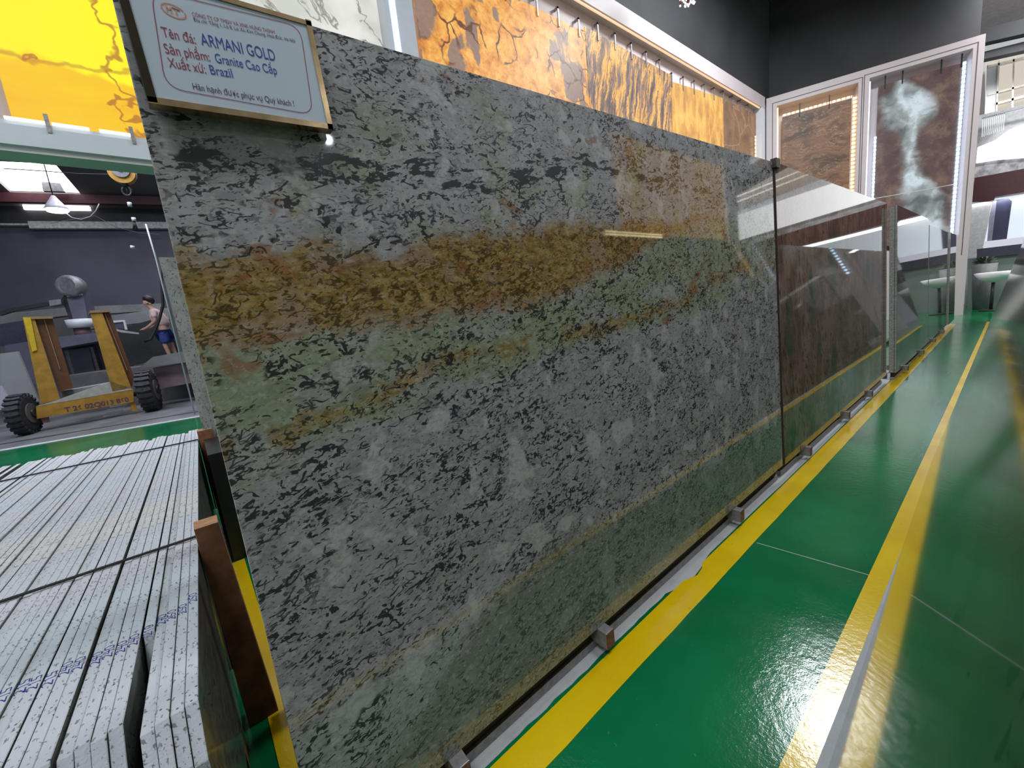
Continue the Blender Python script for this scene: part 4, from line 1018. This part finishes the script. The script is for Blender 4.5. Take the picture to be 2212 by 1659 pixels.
# glazed gallery front
r = empty('window_3', on_y((2150, 200), YL)); r['kind'] = 'structure'
O3 = on_y((2150, 200), YL)
def w3(name, m, pts, y=YL, d=.12): return MB().prism([on_yx(p, y)-O3 for p in pts], (0, d, 0)).build(name, m, r)
w3('pane', glow('gallery_pane_glow', (.78, .70, .60), .8), [(2128, 118), (2330, 118), (2330, 250), (2128, 250)], YL+.2)
w3('column', LW, [(2132, 140), (2158, 140), (2152, 260), (2126, 262)], YL-.1)
for pts in ([(2188, 126), (2192, 126), (2189, 250), (2184, 250)], [(2134, 142), (2330, 152), (2330, 156), (2134, 147)], [(2134, 203), (2330, 178), (2330, 183), (2134, 207)], [(2150, 222), (2330, 196), (2330, 201), (2150, 227)], [(2156, 130), (2160, 130), (2154, 250), (2150, 250)]):
    w3('glazing_bar', plain('cream_frame', (.75, .70, .62), .5), pts, YL-.12)
r = empty('balcony', on_y((2150, 300), YL)); tag(r, 'curved white balcony with railing in the bright lobby', 'balcony')
OB = on_y((2150, 300), YL)
def bl(name, m, pts, y=YL-.6, d=.8): return MB().prism([on_yx(p, y)-OB for p in pts], (0, d, 0)).build(name, m, r)
k = MB()
for i in range(12):
    x_ = 2120+i*4.2; k.prism([on_yx(p, YL-.7)-OB for p in [(x_+3, 250-i*.6), (x_+4.6, 250-i*.6), (x_+2.0, 296-i*1.4), (x_+.4, 296-i*1.4)]], (0, .03, 0))
k.build('baluster', LW, r)
bl('hand_rail', plain('grey_rail', (.30, .31, .32), .5), [(2120, 250), (2330, 228), (2330, 233), (2120, 255)], YL-.75, .05)
bl('back_wall', plain('grey_gallery', (.36, .36, .37), .6), [(2112, 250), (2330, 230), (2330, 330), (2108, 330)], YL-.3, .2)
bl('fascia', glow('balcony_fascia_glow', (.97, .98, 1.0), 2.2), [(2112, 318), (2150, 303), (2180, 280), (2240, 258), (2330, 246), (2330, 335), (2240, 338), (2150, 345), (2108, 352)])  # white fascia made to glow for the lobby's brightness, not a lamp
bl('soffit', plain('veined_grey', (.30, .30, .31), .5, var=.5, scale=5), [(2108, 352), (2150, 345), (2330, 335), (2330, 372), (2150, 377), (2104, 385)], YL-.5)
r = empty('shop_front', on_y((2150, 480), YL-1)); tag(r, 'dark red fascia over a display niche with navy panel and white light', 'shop front')
OS = on_y((2150, 480), YL-1)
def sf(name, m, pts, y=YL-1, d=.3): return MB().prism([on_yx(p, y)-OS for p in pts], (0, d, 0)).build(name, m, r)
sf('fascia', plain('dark_red_fascia', (.045, .008, .012), .45), [(2106, 384), (2330, 362), (2330, 418), (2150, 425), (2143, 436), (2095, 437)])
sf('column', plain('grey_white_column', (.46, .46, .46), .5), [(2094, 437), (2143, 436), (2126, 520), (2110, 640), (2084, 665)])
sf('niche_back', glow('niche_glow', (.80, .90, 1.0), .9), [(2140, 430), (2330, 420), (2330, 540), (2122, 545)], YL-.6)
sf('navy_panel', plain('navy_panel', (.02, .02, .05), .4), [(2153, 432), (2187, 428), (2174, 520), (2142, 523)], YL-.8, .1)
sf('grey_panel', plain('violet_grey_panel', (.15, .15, .20), .5), [(2140, 434), (2153, 432), (2142, 523), (2132, 524)], YL-.85, .1)
sf('niche_lamp', glow('niche_lamp_glow', (1, .98, 1), 4.0), [(2180, 428), (2330, 412), (2330, 422), (2186, 433)], YL-1.05, .15)
sf('sill', glow('sill_glow', (.85, .85, .98), .7), [(2124, 522), (2330, 508), (2330, 524), (2122, 536)], YL-1.0, .3)
r = empty('counter', on_y((2150, 545), 18)); tag(r, 'long dark topped counter with grey front under the display niche', 'counter')
OC = on_y((2150, 545), 18)
MB().prism([on_yx(p, 18)-OC for p in [(2110, 538), (2330, 520), (2330, 545), (2110, 558)]], (0, .5, 0)).build('worktop', plain('navy_worktop', (.03, .03, .05), .3), r)
MB().prism([on_yx(p, 18.1)-OC for p in [(2090, 559), (2330, 546), (2330, 660), (2090, 672)]], (0, .4, 0)).build('front', plain('grey_green_front', (.20, .23, .22), .5, var=.1, scale=2), r)
r = empty('pedestal_table', on_y((2150, 590), 16.5)); OT = on_y((2150, 590), 16.5); tag(r, 'white bowl topped pedestal table at the end of the aisle', 'table')
tc = on_y((2147, 596), 16.5)-OT
MB().tube([tc+Vector((0, 0, .10)), tc+Vector((0, 0, .09)), tc+Vector((0, 0, -.06)), tc+Vector((0, 0, -.16))], [.32, .36, .26, .06], 28).build('bowl_top', LW, r)
ft = on_z((2134, 668), 0); 
MB().tube([tc+Vector((0, 0, -.1)), Vector((tc.x, tc.y, .02-OT.z))], .035, 12).build('stem', DARKM, r)
MB().cyl(Vector((tc.x, tc.y, -OT.z)), Vector((tc.x, tc.y, .03-OT.z)), .22).build('base', DARKM, r)
r = empty('potted_plant', on_y((2128, 566), 17.2)); tag(r, 'small dark green plant in front of the counter', 'plant')
k = MB()
for i in range(90):
    a = random.uniform(0, 2*PI); e_ = random.uniform(-.2, 1.2); q = random.uniform(.09, .24)
    c_ = Vector((math.cos(a)*math.cos(e_)*q, math.sin(a)*math.cos(e_)*q, math.sin(e_)*q*.8)); n_ = Vector((-c_.y, c_.x, .1)).normalized()*.035
    k.face([c_*.35, c_*.75+n_, c_*1.1, c_*.75-n_])
k.build('leaves', plain('dark_leaf', (.03, .05, .02), .5), r)
PZ = on_y((2128, 566), 17.2).z
MB().tube([(0, 0, -PZ), (0, 0, -PZ+.5), (0, 0, -.05)], [.16, .20, .24], 20).build('pot', plain('grey_pot', (.15, .15, .15), .6), r)
